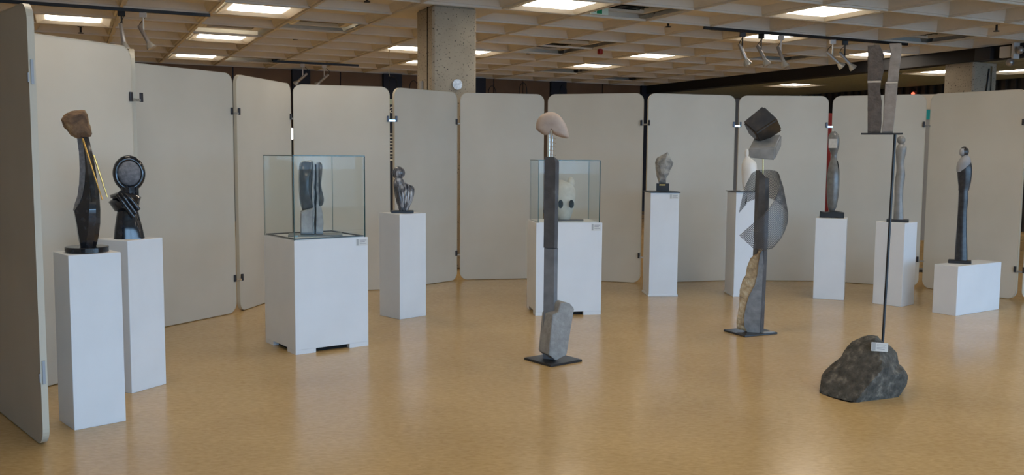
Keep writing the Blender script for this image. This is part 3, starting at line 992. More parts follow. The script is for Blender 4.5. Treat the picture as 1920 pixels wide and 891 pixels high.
new_obj('head_core', ellipsoid_me('head_core', (cx, 0.012, cz), (84 * k2, 0.045, 94 * k2)), t, M_GLOSSBLACK)
new_obj('face_disc', ellipsoid_me('face_disc', (cx + 0.003, -0.012, cz + 0.004), (67 * k2, 0.036, 77 * k2)), t, M_MATTEGREY)
new_obj('neck', loft_me('neck', [(q.z(580) + z0, cx - 0.05, cx + 0.06, 0.06, 0), (q.z(505) + z0, cx - 0.06, cx + 0.06, 0.05, 0)], 24), t, M_GLOSSBLACK)

# --- 3: cleft stone in the big case
M_DARKGREY = mottled('polished_dark_grey', [(0.35, (0.030, 0.029, 0.028, 1)), (0.65, (0.065, 0.062, 0.058, 1))], 10, 6, 0.16, spec=0.4)
M_PALESTONE = mottled('matte_pale_grey', [(0.3, (0.25, 0.25, 0.26, 1)), (0.7, (0.37, 0.37, 0.375, 1))], 18, 6, 0.85, bump=0.2)
M_ROUGHGREY = mottled('split_grey_stone', [(0.3, (0.22, 0.235, 0.25, 1)), (0.7, (0.42, 0.43, 0.44, 1))], 25, 8, 0.9, bump=0.8, bump_scale=40)
q = Plan((-1.69, 7.852, 0.942), (584, 438), (460, 270), 4.454)
t = thing('cleft_stone', 'dark grey polished stone split by a cleft inside the big glass case', 'sculpture', q.loc, q.rz)
o = part_box('base_plate', (-0.22, -0.13, 0), (0.23, 0.13, 0.012), mat('slate_plate', (0.10, 0.11, 0.115, 1), 0.35), t, 0.002)
slab = [(-1, 0.82), (-0.86, 0.95), (-0.55, 1), (0.55, 1), (0.86, 0.95), (1, 0.82)]
zb = 0.012 - q.z(748)
def up(L): return [(x, z + zb) for x, z in q.pts(L)]
left_low = up([(432, 560), (450, 545), (541, 520), (541, 748), (433, 748), (430, 640)])
new_obj('pale_foot', pillow_me('pale_foot', resample(left_low, 40), 0.17, prof=slab, smooth=0.5), t, M_PALESTONE)
right_low = up([(560, 510), (600, 505), (618, 570), (625, 650), (622, 748), (560, 748)])
new_obj('pale_foot', pillow_me('pale_foot', resample(right_low, 40), 0.15, prof=slab, smooth=0.5, yc=0.01), t, M_PALESTONE)
left_up = catmull(up([(416, 200), (424, 160), (450, 138), (500, 133), (532, 145), (530, 200), (530, 300), (525, 400), (532, 500), (538, 535), (500, 545), (455, 552), (436, 520), (420, 440), (414, 320)]), 60)
new_obj('polished_lobe', pillow_me('polished_lobe', left_up, 0.24, p=2.6, nlay=15, smooth=1.2), t, M_DARKGREY)
right_up = catmull(up([(578, 150), (600, 155), (612, 180), (608, 250), (602, 320), (614, 400), (627, 450), (622, 495), (600, 520), (585, 510), (590, 440), (580, 380), (577, 250)]), 60)
new_obj('polished_lobe', pillow_me('polished_lobe', right_up, 0.22, p=2.6, nlay=15, smooth=1.2, yc=0.0), t, M_DARKGREY)
e1 = up([(532, 148), (546, 155), (552, 200), (545, 250), (540, 330), (549, 400), (545, 480), (552, 560), (548, 640), (550, 748), (538, 748), (536, 560), (530, 420), (532, 300)])
new_obj('split_face', pillow_me('split_face', resample(e1, 60), 0.165, prof=slab, nz=0.003, nscale=40), t, M_ROUGHGREY)
e2 = up([(562, 150), (580, 150), (582, 240), (580, 330), (592, 430), (588, 520), (575, 600), (575, 748), (562, 748), (566, 620), (563, 520), (568, 440), (561, 350), (563, 250)])
new_obj('split_face', pillow_me('split_face', resample(e2, 60), 0.155, prof=slab, nz=0.003, nscale=40, yc=0.01), t, M_ROUGHGREY)
part_box('cleft_shade', (q.x(536, 500), 0.0, 0.012), (q.x(572, 500), 0.06, q.z(165) + zb), M_SLOTDARK, t)  # near-black box paints the shade deep in the cleft
tc_ = thing('blue_tag', 'tiny pale blue tag lying at the foot of the cleft stone', 'tag', Vector(q.loc) + Vector((-0.125, -0.17, 0.0)), q.rz)
part_box('paper', (-0.015, -0.012, 0), (0.02, 0.012, 0.012), mat('tag_blue', (0.25, 0.42, 0.5, 1), 0.5), tc_)

# --- 4: marbled figure
M_MARBLE = mottled('marbled_grey', [(0.32, (0.025, 0.027, 0.033, 1)), (0.5, (0.13, 0.135, 0.15, 1)), (0.62, (0.42, 0.42, 0.43, 1))], 12, 7, 0.25, stretch=(1.3, 1.3, 0.45), distort=2.0)
q = Plan((-1.108, 9.278, 1.05), (753, 397.5), (690, 290), 2.786)
t = thing('marbled_figure', 'small marbled black and white figure with a round head', 'sculpture', q.loc, q.rz)
part_box('base', (-0.112, -0.10, 0), (0.112, 0.10, 0.022), M_BLACK, t, 0.002)
zb = 0.022 - q.z(290)
rows = [q.row(zy, l, r_, d_) for zy, l, r_, d_ in ((291, 158, 205, .8), (270, 152, 212, .75), (245, 143, 225, .62), (215, 136, 234, .55), (185, 131, 237, .5), (165, 128, 232, .5), (152, 127, 205, .55), (140, 128, 188, .7), (128, 133, 178, .8), (115, 138, 170, .8))]
rows = [(z + zb, a, b2, d_, c_) for z, a, b2, d_, c_ in rows]
new_obj('body', loft_me('body', rows, 32, 2.1, 0.9, sub=4), t, M_MARBLE)
for (ax, ay), (bx, by) in (((170, 158), (178, 285)), ((188, 152), (188, 285)), ((205, 154), (196, 288)), ((222, 160), (203, 280)), ((150, 165), (170, 282))):
    P = catmull([q(ax, ay), q((ax + bx) / 2 + 3, (ay + by) / 2), q(bx, by)], 8, closed=False)
    tube('ridge', [(x, -0.045 - 0.018 * math.sin(math.pi * i / (len(P) - 1)), z + zb) for i, (x, z) in enumerate(P)], [0.012 + 0.006 * math.sin(math.pi * i / (len(P) - 1)) for i in range(len(P))], M_MARBLE, t, 10)
x, z = q(153, 93)
new_obj('head', ellipsoid_me('head', (x, 0, z + zb), (0.066, 0.058, 0.064)), t, M_MARBLE)

# --- 5: pale stone with holes in the smaller case
M_PALEBEIGE = mottled('pale_beige_stone', [(0.3, (0.42, 0.39, 0.33, 1)), (0.7, (0.55, 0.52, 0.45, 1))], 14, 6, 0.6, bump=0.1)
q = Plan((0.546, 9.63, 0.96), (1056, 414), (960, 180), 3.565)
t = thing('holed_stone', 'pale rounded stone with dark round holes inside the smaller glass case', 'sculpture', q.loc, q.rz)
part_box('base_plate', (-0.10, -0.11, 0), (0.20, 0.11, 0.012), mat('plate_grey', (0.12, 0.12, 0.13, 1), 0.5), t)
zb = 0.012 - q.z(838)
rows = [q.row(zy, l, r_, d_) for zy, l, r_, d_ in ((838, 300, 378, .8), (810, 282, 392, .75), (770, 272, 404, .7), (730, 268, 412, .65), (690, 268, 416, .62), (650, 272, 415, .6), (620, 282, 405, .6), (598, 300, 385, .6), (586, 325, 360, .6))]
rows = [(z + zb, a, b2, d_, c_) for z, a, b2, d_, c_ in rows]
new_obj('body', loft_me('body', rows, 36, 2.2, 1.2, sub=4), t, M_PALEBEIGE)
x, z = q(384, 598); new_obj('lobe', ellipsoid_me('lobe', (x, 0.04, z + zb), (0.042, 0.06, 0.066)), t, M_PALEBEIGE)
x, z = q(312, 600); new_obj('lobe', ellipsoid_me('lobe', (x, 0.05, z + zb), (0.070, 0.06, 0.040)), t, M_PALEBEIGE)
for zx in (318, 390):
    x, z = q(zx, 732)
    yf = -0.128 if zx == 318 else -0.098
    h = new_obj('hole_shade', ellipsoid_me('hole_shade', (x, yf, z + zb), (0.026, 0.03, 0.044)), t, M_SLOTDARK)  # solid dark ellipsoid, the shade of a hole as colour

# --- 6: angular grey stone
M_GREYROCK = mottled('weathered_grey_stone', [(0.3, (0.13, 0.13, 0.125, 1)), (0.5, (0.27, 0.265, 0.25, 1)), (0.7, (0.45, 0.43, 0.38, 1))], 14, 8, 0.85, bump=0.5, bump_scale=40)
q = Plan((1.775, 10.87, 1.227), (1241, 357), (1190, 260), 2.875)
t = thing('angular_stone', 'angular weathered grey stone on a small black block', 'sculpture', q.loc, q.rz)
blk = part_box('block', (-0.075, -0.07, 0), (0.075, 0.07, 0.092), M_BLACK, t, 0.003)
part_box('name_plate', (-0.04, -0.0725, 0.068), (0.03, -0.07, 0.085), M_BRASS, blk)
zb = 0.09 - q.z(237)
ol = resample([(x, z + zb) for x, z in q.pts([(102, 122), (112, 103), (171, 66), (185, 92), (201, 126), (181, 182), (166, 205), (164, 238), (126, 238), (112, 185)])], 60)
new_obj('stone', pillow_me('stone', ol, 0.19, prof=[(-1, 0.35), (-0.75, 0.72), (-0.35, 0.96), (0, 1), (0.4, 0.95), (0.75, 0.7), (1, 0.35)], nz=0.01, nscale=14, smooth=0.3, floor_z=0.09), t, M_GREYROCK)

# --- 7: white torso
M_MARBLEW = mottled('white_marble', [(0.3, (0.70, 0.66, 0.60, 1)), (0.7, (0.80, 0.77, 0.72, 1))], 6, 5, 0.3)
q = Plan((2.78, 10.89, 1.235), (1401, 357), (1350, 300), 4.947)
t = thing('white_torso', 'smooth white stone torso half hidden behind the mesh sculpture', 'sculpture', q.loc, q.rz)
part_box('base', (-0.08, -0.08, 0), (0.08, 0.08, 0.015), M_MARBLEW, t, 0.003)
zb = 0.015 - q.z(283)
rows = [q.row(zy, l, r_, .7) for zy, l, r_ in ((284, 215, 300), (240, 205, 320), (180, 200, 332), (120, 196, 340), (70, 196, 338), (30, 202, 330), (5, 215, 300), (-15, 228, 270), (-28, 230, 258))]
rows = [(z + zb, a, b2, d_, c_) for z, a, b2, d_, c_ in rows]
new_obj('body', loft_me('body', rows, 32, 2, 1.2, sub=4), t, M_MARBLEW)
x, z = q(243, -58); new_obj('head', ellipsoid_me('head', (x, 0, z + zb), (0.024, 0.026, 0.048)), t, M_MARBLEW)

# --- 8: pillar with helmet stone
M_SLATE = mottled('dark_slate', [(0.3, (0.050, 0.050, 0.054, 1)), (0.6, (0.085, 0.085, 0.09, 1)), (0.75, (0.16, 0.16, 0.165, 1))], 9, 8, 0.55, bump=0.25, bump_scale=30)
M_SLATE2 = mottled('sawn_slate', [(0.3, (0.11, 0.115, 0.125, 1)), (0.7, (0.20, 0.205, 0.215, 1))], 8, 8, 0.7, bump=0.1)
M_BLOCK = mottled('pale_grey_sandstone', [(0.3, (0.25, 0.245, 0.235, 1)), (0.7, (0.36, 0.355, 0.34, 1))], 20, 8, 0.9, bump=0.25, bump_scale=60)
M_PINK = mottled('pinkish_limestone', [(0.3, (0.36, 0.275, 0.225, 1)), (0.7, (0.48, 0.39, 0.33, 1))], 9, 6, 0.75, bump=0.12)
M_STEEL = mat('steel_rod', (0.72, 0.70, 0.68, 1), 0.25, 1.0)
q = Plan((0.336, 7.257, 0.0), (1037, 677), (960, 180), 3.565)
t = thing('pillar_sculpture', 'slate pillar topped by a pinkish helmet shaped stone on thin rods', 'sculpture', q.loc, q.rz)
rzb = math.atan2(0.205, 0.257) - q.rz
bp = part_box('base_plate', (-0.165, -0.165, 0), (0.165, 0.165, 0.018), M_BLACK, t, 0.003)
bp.rotation_euler = (0, 0, math.atan2(7.224 - 7.023, 0.578 - 0.321) - q.rz)
# post, upper dark part and lower sawn part; corner towards the camera is right of centre
def post_ring(zy, l, m_, r_, dz=0.0, kd=0.6):
    z = q.z(zy) + dz
    xl, xm, xr = q.x(l, zy), q.x(m_, zy), q.x(r_, zy)
    w1, w2 = xm - xl, xr - xm
    return [(xl, -0.02 + 0.012, z), (xm, -0.045, z), (xr, -0.02, z), (xr + 0.004, 0.03, z), (xl + 0.004, 0.045, z)]
top = [q.x(208, 390), q.x(272, 390), q.x(302, 420)]
rings = [post_ring(1000, 205, 278, 297), post_ring(900, 206, 279, 299), post_ring(700, 207, 280, 300), post_ring(500, 208, 281, 302), post_ring(425, 208, 281, 302)]
tr = post_ring(392, 210, 272, 296)
rings.append([(a, b2, c_ - (0.025 if i in (2, 3) else 0.0)) for i, (a, b2, c_) in enumerate(tr)])
new_obj('slate_post', rings_me('slate_post', rings, 0.4), t, M_SLATE)
rings = [[(a, b2 * 0.92 + 0.002, c_) for a, b2, c_ in post_ring(zy, l, m_, r_)] for zy, l, m_, r_ in ((1730, 206, 276, 296), (1400, 207, 277, 297), (1200, 208, 278, 298), (1004, 209, 279, 299))]
rings[0] = [(a, b2, 0.018) for a, b2, _z in rings[0]]
jag = rings[-1]
new_obj('sawn_post', rings_me('sawn_post', rings, 0.4), t, M_SLATE2)
# leaning block in front
q8 = Plan((0.336, 7.257, 0.0), (1037, 677), (960, 420), 2.97)
fr = [(225, 515), (258, 500), (262, 468), (272, 447), (320, 450), (345, 480), (305, 740), (245, 772), (205, 738)]
lf = [(185, 495), (200, 488)]
F3 = q8.pts(fr)
zmin = 0.019 - q8.z(772) + 0.0
F3 = [(x, z + zmin + 0.01) for x, z in F3]
ycam = -0.10
frv = [Vector((x, ycam + 0.012 * ((x - F3[0][0]) / 0.1), z)) for x, z in F3]
dx = q8.x(145, 722) - q8.x(205, 738)
shift = Vector((dx, 0.13, 0.004))
bkv = [v + shift for v in frv]
lowest = min(v.z for v in frv)
for v in frv + bkv:
    v.z = max(0.0185, v.z - (lowest - 0.0185) * 0.5)
n = len(frv)
V = frv + bkv
F = [tuple(range(n)), tuple(range(n, 2 * n))] + [(k, (k + 1) % n, n + (k + 1) % n, n + k) for k in range(n)]
me = pydata('leaning_block', V, F)
bm = bmesh.new(); bm.from_mesh(me)
bmesh.ops.bevel(bm, geom=bm.edges[:], offset=0.004, segments=2, affect='EDGES')
bm.to_mesh(me); bm.free()
new_obj('leaning_block', me, t, M_BLOCK)
zt_ = q.z(392)
for zx in (240, 258):
    tube('rod', [(q.x(zx, 392), 0.0, zt_ - 0.02), (q.x(zx + 2, 212), 0.0, q.z(205))], 0.0024 if zx == 242 else 0.0042, M_STEEL, t, 10)
for k in range(6):
    zz = q.z(238 + k * 27)
    tube('pin', [(q.x(238, 300), -0.004, zz), (q.x(285, 300), -0.016, zz - 0.012)], 0.0014, M_STEEL, t, 6)
ol = catmull(q.pts([(150, 195), (156, 155), (186, 116), (238, 97), (290, 108), (330, 150), (354, 195), (368, 262), (335, 266), (290, 255), (262, 236), (254, 214), (238, 238), (205, 248), (156, 216)]), 60)
new_obj('helmet_stone', pillow_me('helmet_stone', ol, 0.20, p=3.4, nlay=17, smooth=1.0), t, M_PINK)

# --- 9: stacked cubes over a mesh wrapped slate
q = Plan((2.235, 8.49, 0.0), (1406, 624), (1350, 440), 4.246)
q2 = Plan((2.235, 8.49, 0.0), (1406, 624), (1350, 300), 4.947)
q1 = Plan((2.235, 8.49, 0.0), (1406, 624), (1340, 170), 5.569)
t = thing('cube_sculpture', 'stacked stone cubes above a slate wrapped in perforated metal mesh', 'sculpture', q.loc, q.rz)
bp = part_box('base_plate', (-0.19, -0.155, 0), (0.19, 0.155, 0.018), mat('plate_black', (0.02, 0.021, 0.025, 1), 0.25), t, 0.004)
bp.rotation_euler = (0, 0, math.atan2(0.163, 0.352) - q.rz)
o = part_box('maker_plate', (0.04, -0.14, 0.018), (0.17, -0.08, 0.020), M_SILVER, bp)
zb = 0.018 - q.z(770)
# slate post: dark left face, main face, right face
def ring9(P, zy, a, b2, c_, d_):
    z = P.z(zy) + (zb if zy > 600 else 0)
    return [(P.x(a, zy), 0.045, z), (P.x(b2, zy), -0.03, z), (P.x(c_, zy), -0.045, z), (P.x(d_, zy), 0.02, z), (P.x(d_, zy) - 0.01, 0.06, z)]
rings = [ring9(q, 768, 225, 262, 318, 345)]
rings[0] = [(a, b2, 0.018) for a, b2, _z in rings[0]]
for zy, a, b2, c_, d_ in ((780, 300, 335, 400, 432), (500, 305, 342, 402, 438), (300, 310, 346, 404, 441), (150, 314, 350, 405, 440)):
    rings.append(ring9(q2, zy, a, b2, c_, d_))
z = q2.z(78)
rings.append([(q2.x(316, 78), 0.045, z), (q2.x(350, 78), -0.03, z), (q2.x(405, 78), -0.045, z - 0.055), (q2.x(425, 78), 0.02, z - 0.09), (q2.x(420, 78), 0.06, z - 0.08)])
rings = [[tuple(p) for p in r_] for r_ in rings]
new_obj('slate_post', rings_me('slate_post', rings, 0.4), t, M_SLATE)
# lower rough edged stone, grey sawn face and yellow broken edge
M_YELLOW = mottled('broken_yellow_stone', [(0.3, (0.20, 0.13, 0.07, 1)), (0.5, (0.40, 0.28, 0.15, 1)), (0.7, (0.55, 0.45, 0.30, 1))], 14, 8, 0.9, bump=0.9, bump_scale=35)
M_SAWN = mottled('sawn_bluestone', [(0.3, (0.13, 0.135, 0.14, 1)), (0.7, (0.24, 0.24, 0.24, 1))], 14, 8, 0.75, bump=0.15)
gl = [(332, 94), (312, 130), (300, 200), (290, 300), (272, 380), (222, 480), (197, 580), (186, 650), (190, 720), (212, 790), (312, 786), (322, 600), (330, 400), (336, 200)]
G = [(x, max(0.0185, z)) for x, z in q.pts(gl)]
G[9] = (G[9][0], 0.0185); G[10] = (G[10][0], 0.0185)
new_obj('sawn_face', extrude_xz(G, -0.075, -0.03, 'sawn_face'), t, M_SAWN)
yl = [(334, 92), (300, 96), (290, 130), (258, 152), (236, 170), (207, 240), (198, 310), (178, 342), (150, 430), (148, 560), (126, 690), (130, 750), (212, 790), (214, 720), (206, 650), (216, 580), (240, 480), (290, 380), (306, 300), (318, 200)]
Y = resample([(x, max(0.0185, z)) for x, z in q.pts(yl)], 110)
new_obj('broken_edge', pillow_me('broken_edge', Y, 0.10, prof=[(-1, 0.93), (-0.8, 0.99), (-0.4, 1.0), (0.1, 0.97), (0.6, 0.9), (1, 0.8)], yc=-0.015, nz=0.006, nscale=30, floor_z=0.0185, smooth=0.3), t, M_YELLOW)
# rod
zr0, zr1 = q2.z(130), q1.z(690)
tube('rod', [(q2.x(383, 120), -0.01, zr0), (q1.x(486, 700), -0.01, zr1)], 0.005, M_BRASS, t, 10)
# lower cube
def hexa(name, pts, depth_vec, m, bev, parent):
    V = [Vector((x, y, z)) for x, y, z in pts]
    V2 = [v + Vector(depth_vec) for v in V]
    n = len(V)
    F = [tuple(range(n)), tuple(range(n, 2 * n))] + [(k, (k + 1) % n, n + (k + 1) % n, n + k) for k in range(n)]
    me = pydata(name, V + V2, F)
    bm = bmesh.new(); bm.from_mesh(me)
    bmesh.ops.bevel(bm, geom=bm.edges[:], offset=bev, segments=3, affect='EDGES')
    bm.to_mesh(me); bm.free()
    for p in me.polygons: p.use_smooth = True
    me.set_sharp_from_angle(angle=0.6)
    return new_obj(name, me, parent, m)
M_CUBE2 = mottled('grey_cube_stone', [(0.3, (0.17, 0.165, 0.155, 1)), (0.7, (0.29, 0.28, 0.265, 1))], 8, 6, 0.6, bump=0.1)
M_CUBE1 = mottled('dark_brown_cube_stone', [(0.35, (0.018, 0.014, 0.011, 1)), (0.55, (0.034, 0.026, 0.020, 1)), (0.72, (0.075, 0.054, 0.038, 1))], 9, 7, 0.3, spec=0.5)
pts = [q1(332, 592), q1(338, 688), q1(606, 712), q1(612, 578)]
dv = q1(682, 445)[0] - q1(612, 578)[0]
dz = q1(682, 430)[1] - q1(612, 578)[1]
hexa('grey_cube', [(x, -0.10, z) for x, z in pts], (dv, 0.17, dz * 0.97), M_CUBE2, 0.012, t)
pts = [q1(480, 148), q1(272, 318), q1(405, 440), q1(632, 290)]
# dark cube: large face to the front-top, side faces below right
tipv = Vector((q1.x(462, 552) - q1.x(405, 440), 0.17, q1.z(552) - q1.z(440)))
hexa('dark_cube', [(x, -0.13, z) for x, z in pts], tuple(tipv), M_CUBE1, 0.014, t)
# perforated sheet
def mesh_mat():
    m = bpy.data.materials.new('perforated_metal')
    m.use_nodes = True
    nt = m.node_tree
    p = nt.nodes['Principled BSDF']
    p.inputs['Base Color'].default_value = (0.10, 0.10, 0.105, 1)
    p.inputs['Metallic'].default_value = 0.3
    p.inputs['Roughness'].default_value = 0.4
    tr = nt.nodes.new('ShaderNodeBsdfTransparent')
    uv = nt.nodes.new('ShaderNodeTexCoord')
    mp = nt.nodes.new('ShaderNodeMapping'); mp.inputs['Scale'].default_value = (75, 75, 1); mp.inputs['Rotation'].default_value = (0, 0, 0.7)
    nt.links.new(uv.outputs['UV'], mp.inputs[0])
    v = nt.nodes.new('ShaderNodeTexVoronoi'); v.inputs['Scale'].default_value = 1.0; v.inputs['Randomness'].default_value = 0.0
    v.voronoi_dimensions = '2D'
    nt.links.new(mp.outputs[0], v.inputs['Vector'])
    lt = nt.nodes.new('ShaderNodeMath'); lt.operation = 'LESS_THAN'; lt.inputs[1].default_value = 0.36
    nt.links.new(v.outputs['Distance'], lt.inputs[0])
    mx = nt.nodes.new('ShaderNodeMixShader')
    nt.links.new(lt.outputs[0], mx.inputs[0]); nt.links.new(p.outputs[0], mx.inputs[1]); nt.links.new(tr.outputs[0], mx.inputs[2])
    nt.links.new(mx.outputs[0], nt.nodes['Material Output'].inputs[0])
    return m
M_MESH = mesh_mat()
UPP = [(-20, 409), (0, 396), (25, 372), (45, 352), (70, 330), (110, 318), (150, 315), (180, 315), (210, 316), (235, 322)]
LOW = [(-20, 462), (0, 464), (25, 458), (45, 442), (70, 418), (95, 398), (120, 385), (150, 372), (180, 366), (235, 379)]
def interp(T, x):
    for (a, ya), (b2, yb) in zip(T, T[1:]):
        if a <= x <= b2:
            return ya + (yb - ya) * (x - a) / (b2 - a)
    return T[0][1] if x < T[0][0] else T[-1][1]
RAD = [(300, 20), (316, 26), (345, 36), (395, 46), (437, 45), (470, 40)]
NV = 16
V, F, UV = [], [], []
xc = 1429
stations = [('in', k / 12) for k in range(12)] + [('arc', -20 + 255 * k / 76) for k in range(77)] + [('out', k / 12) for k in range(1, 13)]
acc = 0.0
for kind, par in stations:
    th = math.radians(-20 if kind == 'in' else (235 if kind == 'out' else par))
    if kind == 'in':
        yu, yl_, ext = 437 + (409 - 437) * par, 437.5 + (462 - 437.5) * par, -31 * (1 - par)
    elif kind == 'out':
        yu, yl_, ext = 322 + (396 - 322) * par, 379 + (397 - 379) * par, 27 * par
    else:
        yu, yl_, ext = interp(UPP, par), interp(LOW, par), 0.0
    for j in range(NV + 1):
        py = yl_ + (yu - yl_) * j / NV
        R = interp(RAD, py if kind == 'arc' else (436 if kind == 'in' else min(py, 352)))
        dy = 624 - py
        ox = R * math.sin(th) + ext * math.cos(th)
        oy = -R * math.cos(th) + ext * math.sin(th)
        fx = xc + ox - (1406 - 960) * dy / 19040
        V.append(((fx - 1406) * q.kx, oy * q.k * 0.8, dy * q.k))
        UV.append(((th * 44 + ext) * q.k, py * q.k))
NT = len(stations) - 1
for i in range(NT):
    for j in range(NV):
        a = i * (NV + 1) + j
        F.append((a, a + 1, a + NV + 2, a + NV + 1))
me = bpy.data.meshes.new('mesh_wrap')
me.from_pydata(V, [], F)
ul = me.uv_layers.new(name='UVMap')
for lp in me.loops:
    ul.data[lp.index].uv = UV[lp.vertex_index]
for p in me.polygons: p.use_smooth = True
o = new_obj('mesh_wrap', me, t, M_MESH)
sm = o.modifiers.new('thickness', 'SOLIDIFY'); sm.thickness = 0.0015

# --- 10: boulder with rod, shelf and split slabs
M_BOULDER = mottled('dark_boulder', [(0.3, (0.040, 0.036, 0.030, 1)), (0.55, (0.085, 0.078, 0.064, 1)), (0.72, (0.20, 0.175, 0.14, 1))], 20, 9, 0.9, bump=0.8, bump_scale=45)
q = Plan((2.52, 6.40, 0.0), (1630, 738), (1520, 600), 4.95)
t = thing('boulder_sculpture', 'rough dark boulder carrying a thin black rod and shelf with split slabs', 'sculpture', q.loc, q.rz)
ol = q.pts([(103, 640), (112, 545), (122, 525), (180, 470), (280, 370), (350, 270), (405, 197), (500, 163), (570, 147), (632, 154), (668, 182), (742, 224), (816, 300), (832, 400), (882, 430), (919, 510), (916, 580), (890, 660), (832, 745), (700, 745), (560, 775), (400, 800), (250, 770), (160, 745), (115, 720)])
top_pts = q.pts([(108, 728), (103, 650), (112, 548), (122, 525), (180, 470), (280, 370), (350, 270), (405, 197), (500, 163), (570, 147), (632, 154), (668, 182), (742, 224), (816, 300), (832, 400), (882, 430), (919, 510), (916, 580), (892, 650), (850, 735)])
ol = resample([(x, max(0.0, z)) for x, z in top_pts], 120)
cxb = sum(x for x, _z in top_pts) / len(top_pts)
NL = 30
V, F = [], []
for i in range(NL):
    tt = math.sin(-math.pi / 2 + math.pi * (i + 0.25) / (NL - 0.5))
    sx_ = max(0.12, 1 - abs(tt) ** 1.9) ** 0.62
    sz_ = max(0.10, 1 - abs(tt) ** 1.7) ** 0.62
    for x, z in ol:
        p = Vector((cxb + (x - cxb) * sx_ + 0.05 * tt, tt * 0.43 - 0.065, z * sz_ * 0.985))
        w = noise.noise(Vector((p.x * 6 + 3.1, p.y * 6, p.z * 6))) * 0.020 + noise.noise(Vector((p.x * 17, p.y * 17 + 5, p.z * 17))) * 0.011 + noise.noise(Vector((p.x * 45, p.y * 45 + 5, p.z * 45))) * 0.005
        d_ = Vector((p.x - cxb, p.y, p.z - 0.15))
        p += d_.normalized() * w
        V.append(p)
N_ = len(ol)
for i in range(NL - 1):
    for k in range(N_):
        F.append((i * N_ + k, i * N_ + (k + 1) % N_, (i + 1) * N_ + (k + 1) % N_, (i + 1) * N_ + k))
F.append(tuple(range(N_))); F.append(tuple(range((NL - 1) * N_, NL * N_)))
for p in V:
    # cleaved planes: big sloping left front, steep right front, knob on the right
    for nv, pt in ((Vector((-0.42, -0.72, 0.55)), Vector((0.02, -0.27, 0.21))), (Vector((0.66, -0.70, -0.22)), Vector((0.13, -0.25, 0.16)))):
        nv = nv.normalized()
        e = (p - pt).dot(nv)
        if e > 0:
            p -= nv * e * 0.9
    if p.z < 0.012:
        p.z = 0.0
bme = pydata('boulder', V, F, 0.22)
new_obj('boulder', bme, t, M_BOULDER)
x0 = q.x((1660 - 1520) * 4.95, (637 - 600) * 4.95)
xt_, ztop = q.x((1680 - 1520) * 4.95, (253 - 600) * 4.95), q.z((253 - 600) * 4.95)
zbot = q.z((655 - 600) * 4.95)
tube('rod', [(x0, 0.0, zbot - 0.10), (xt_, 0.0, ztop)], 0.0095, M_BLACK, t, 10)
xl, xr = q.x((1617 - 1520) * 4.95, (251 - 600) * 4.95), q.x((1694 - 1520) * 4.95, (251 - 600) * 4.95)
part_box('shelf', (xl, -0.06, ztop), (xr, 0.06, ztop + 0.010), M_BLACK, t, 0.001)
qs = Plan((2.52, 6.40, 0.0), (1630, 738), (1520, 70), 2.475)
M_SLABL = mottled('brown_slab_stone', [(0.3, (0.060, 0.044, 0.035, 1)), (0.7, (0.115, 0.088, 0.070, 1))], 22, 8, 0.7, bump=0.35)
M_SLABR = mottled('taupe_slab_stone', [(0.3, (0.20, 0.165, 0.14, 1)), (0.7, (0.29, 0.245, 0.21, 1))], 20, 8, 0.7, bump=0.2)
M_SEAM = mat('pale_seam', (0.5, 0.42, 0.34, 1), 0.6)
def slab_part(nm, L, dep, m, yc=0.0, nz=0.002):
    P = resample([(x, z + ztop + 0.010 - qs.z(443)) for x, z in qs.pts(L)], 70)
    return new_obj(nm, pillow_me(nm, P, dep, prof=[(-1, 0.93), (-0.9, 0.99), (-0.7, 1), (0.7, 1), (0.9, 0.99), (1, 0.93)], nz=nz, nscale=25, yc=yc, smooth=0.4, floor_z=ztop + 0.0105), t, m)
slab_part('upper_slab', [(268, 46), (322, 41), (330, 62), (344, 92), (336, 110), (345, 150), (332, 205), (268, 207)], 0.10, M_SLABL)
slab_part('lower_slab', [(269, 214), (330, 213), (326, 250), (334, 300), (333, 350), (334, 395), (330, 443), (270, 443)], 0.10, M_SLABL)
slab_part('upper_slab', [(366, 40), (420, 40), (423, 60), (407, 214), (357, 213), (362, 160), (370, 100), (374, 85)], 0.10, M_SLABR)
slab_part('lower_slab', [(348, 220), (406, 220), (398, 330), (386, 443), (334, 443), (342, 380), (343, 330), (346, 290)], 0.10, M_SLABR)
for l, r_, zy in ((267, 331, 210), (350, 407, 216)):
    z = qs.z(zy) + ztop + 0.010 - qs.z(443)
    part_box('seam', (qs.x(l, zy) + 0.002, -0.048, z - 0.006), (qs.x(r_, zy) - 0.002, 0.048, z + 0.006), M_SEAM, t)
xc0, zc0 = q(645, 222)
from mathutils.bvhtree import BVHTree
bvh = BVHTree.FromPolygons([v.co.copy() for v in bme.vertices], [tuple(p.vertices) for p in bme.polygons])
ycard = 1.0
for zx in (570, 645, 722):
    for zy in (185, 225, 262):
        h = bvh.ray_cast(Vector((q.x(zx, zy), -2, q.z(zy) - 0.01)), Vector((0, 1, 0)))
        if h[0] is not None:
            ycard = min(ycard, h[0].y + 0.35 * (q.z(zy) - q.z(262)) * -1.0)
if ycard > 0.9:
    ycard = -0.15
tc2 = thing('label_card', 'pale label card leaning on top of the dark boulder', 'label', Vector(q.loc) + Matrix.Rotation(q.rz, 3, 'Z') @ Vector((q.x(570, 262) + 0.012, ycard - 0.005, q.z(262) + 0.012)), q.rz, 'small label cards')
cw, ch = q.x(722, 262) - q.x(570, 262), q.z(182) - q.z(262)
part_box('paper', (0, -0.002, 0), (cw, 0.0, ch), M_CARD, tc2)
part_box('stripe', (0.004, -0.0028, 0.004), (cw * 0.26, -0.002, ch - 0.004), MATS['stripe'], tc2)
for k in range(4):
    part_box('text_line', (cw * 0.33, -0.0028, ch * (0.76 - 0.17 * k)), (cw * (0.9 - 0.1 * (k % 2)), -0.002, ch * (0.80 - 0.17 * k)), M_INK, tc2)
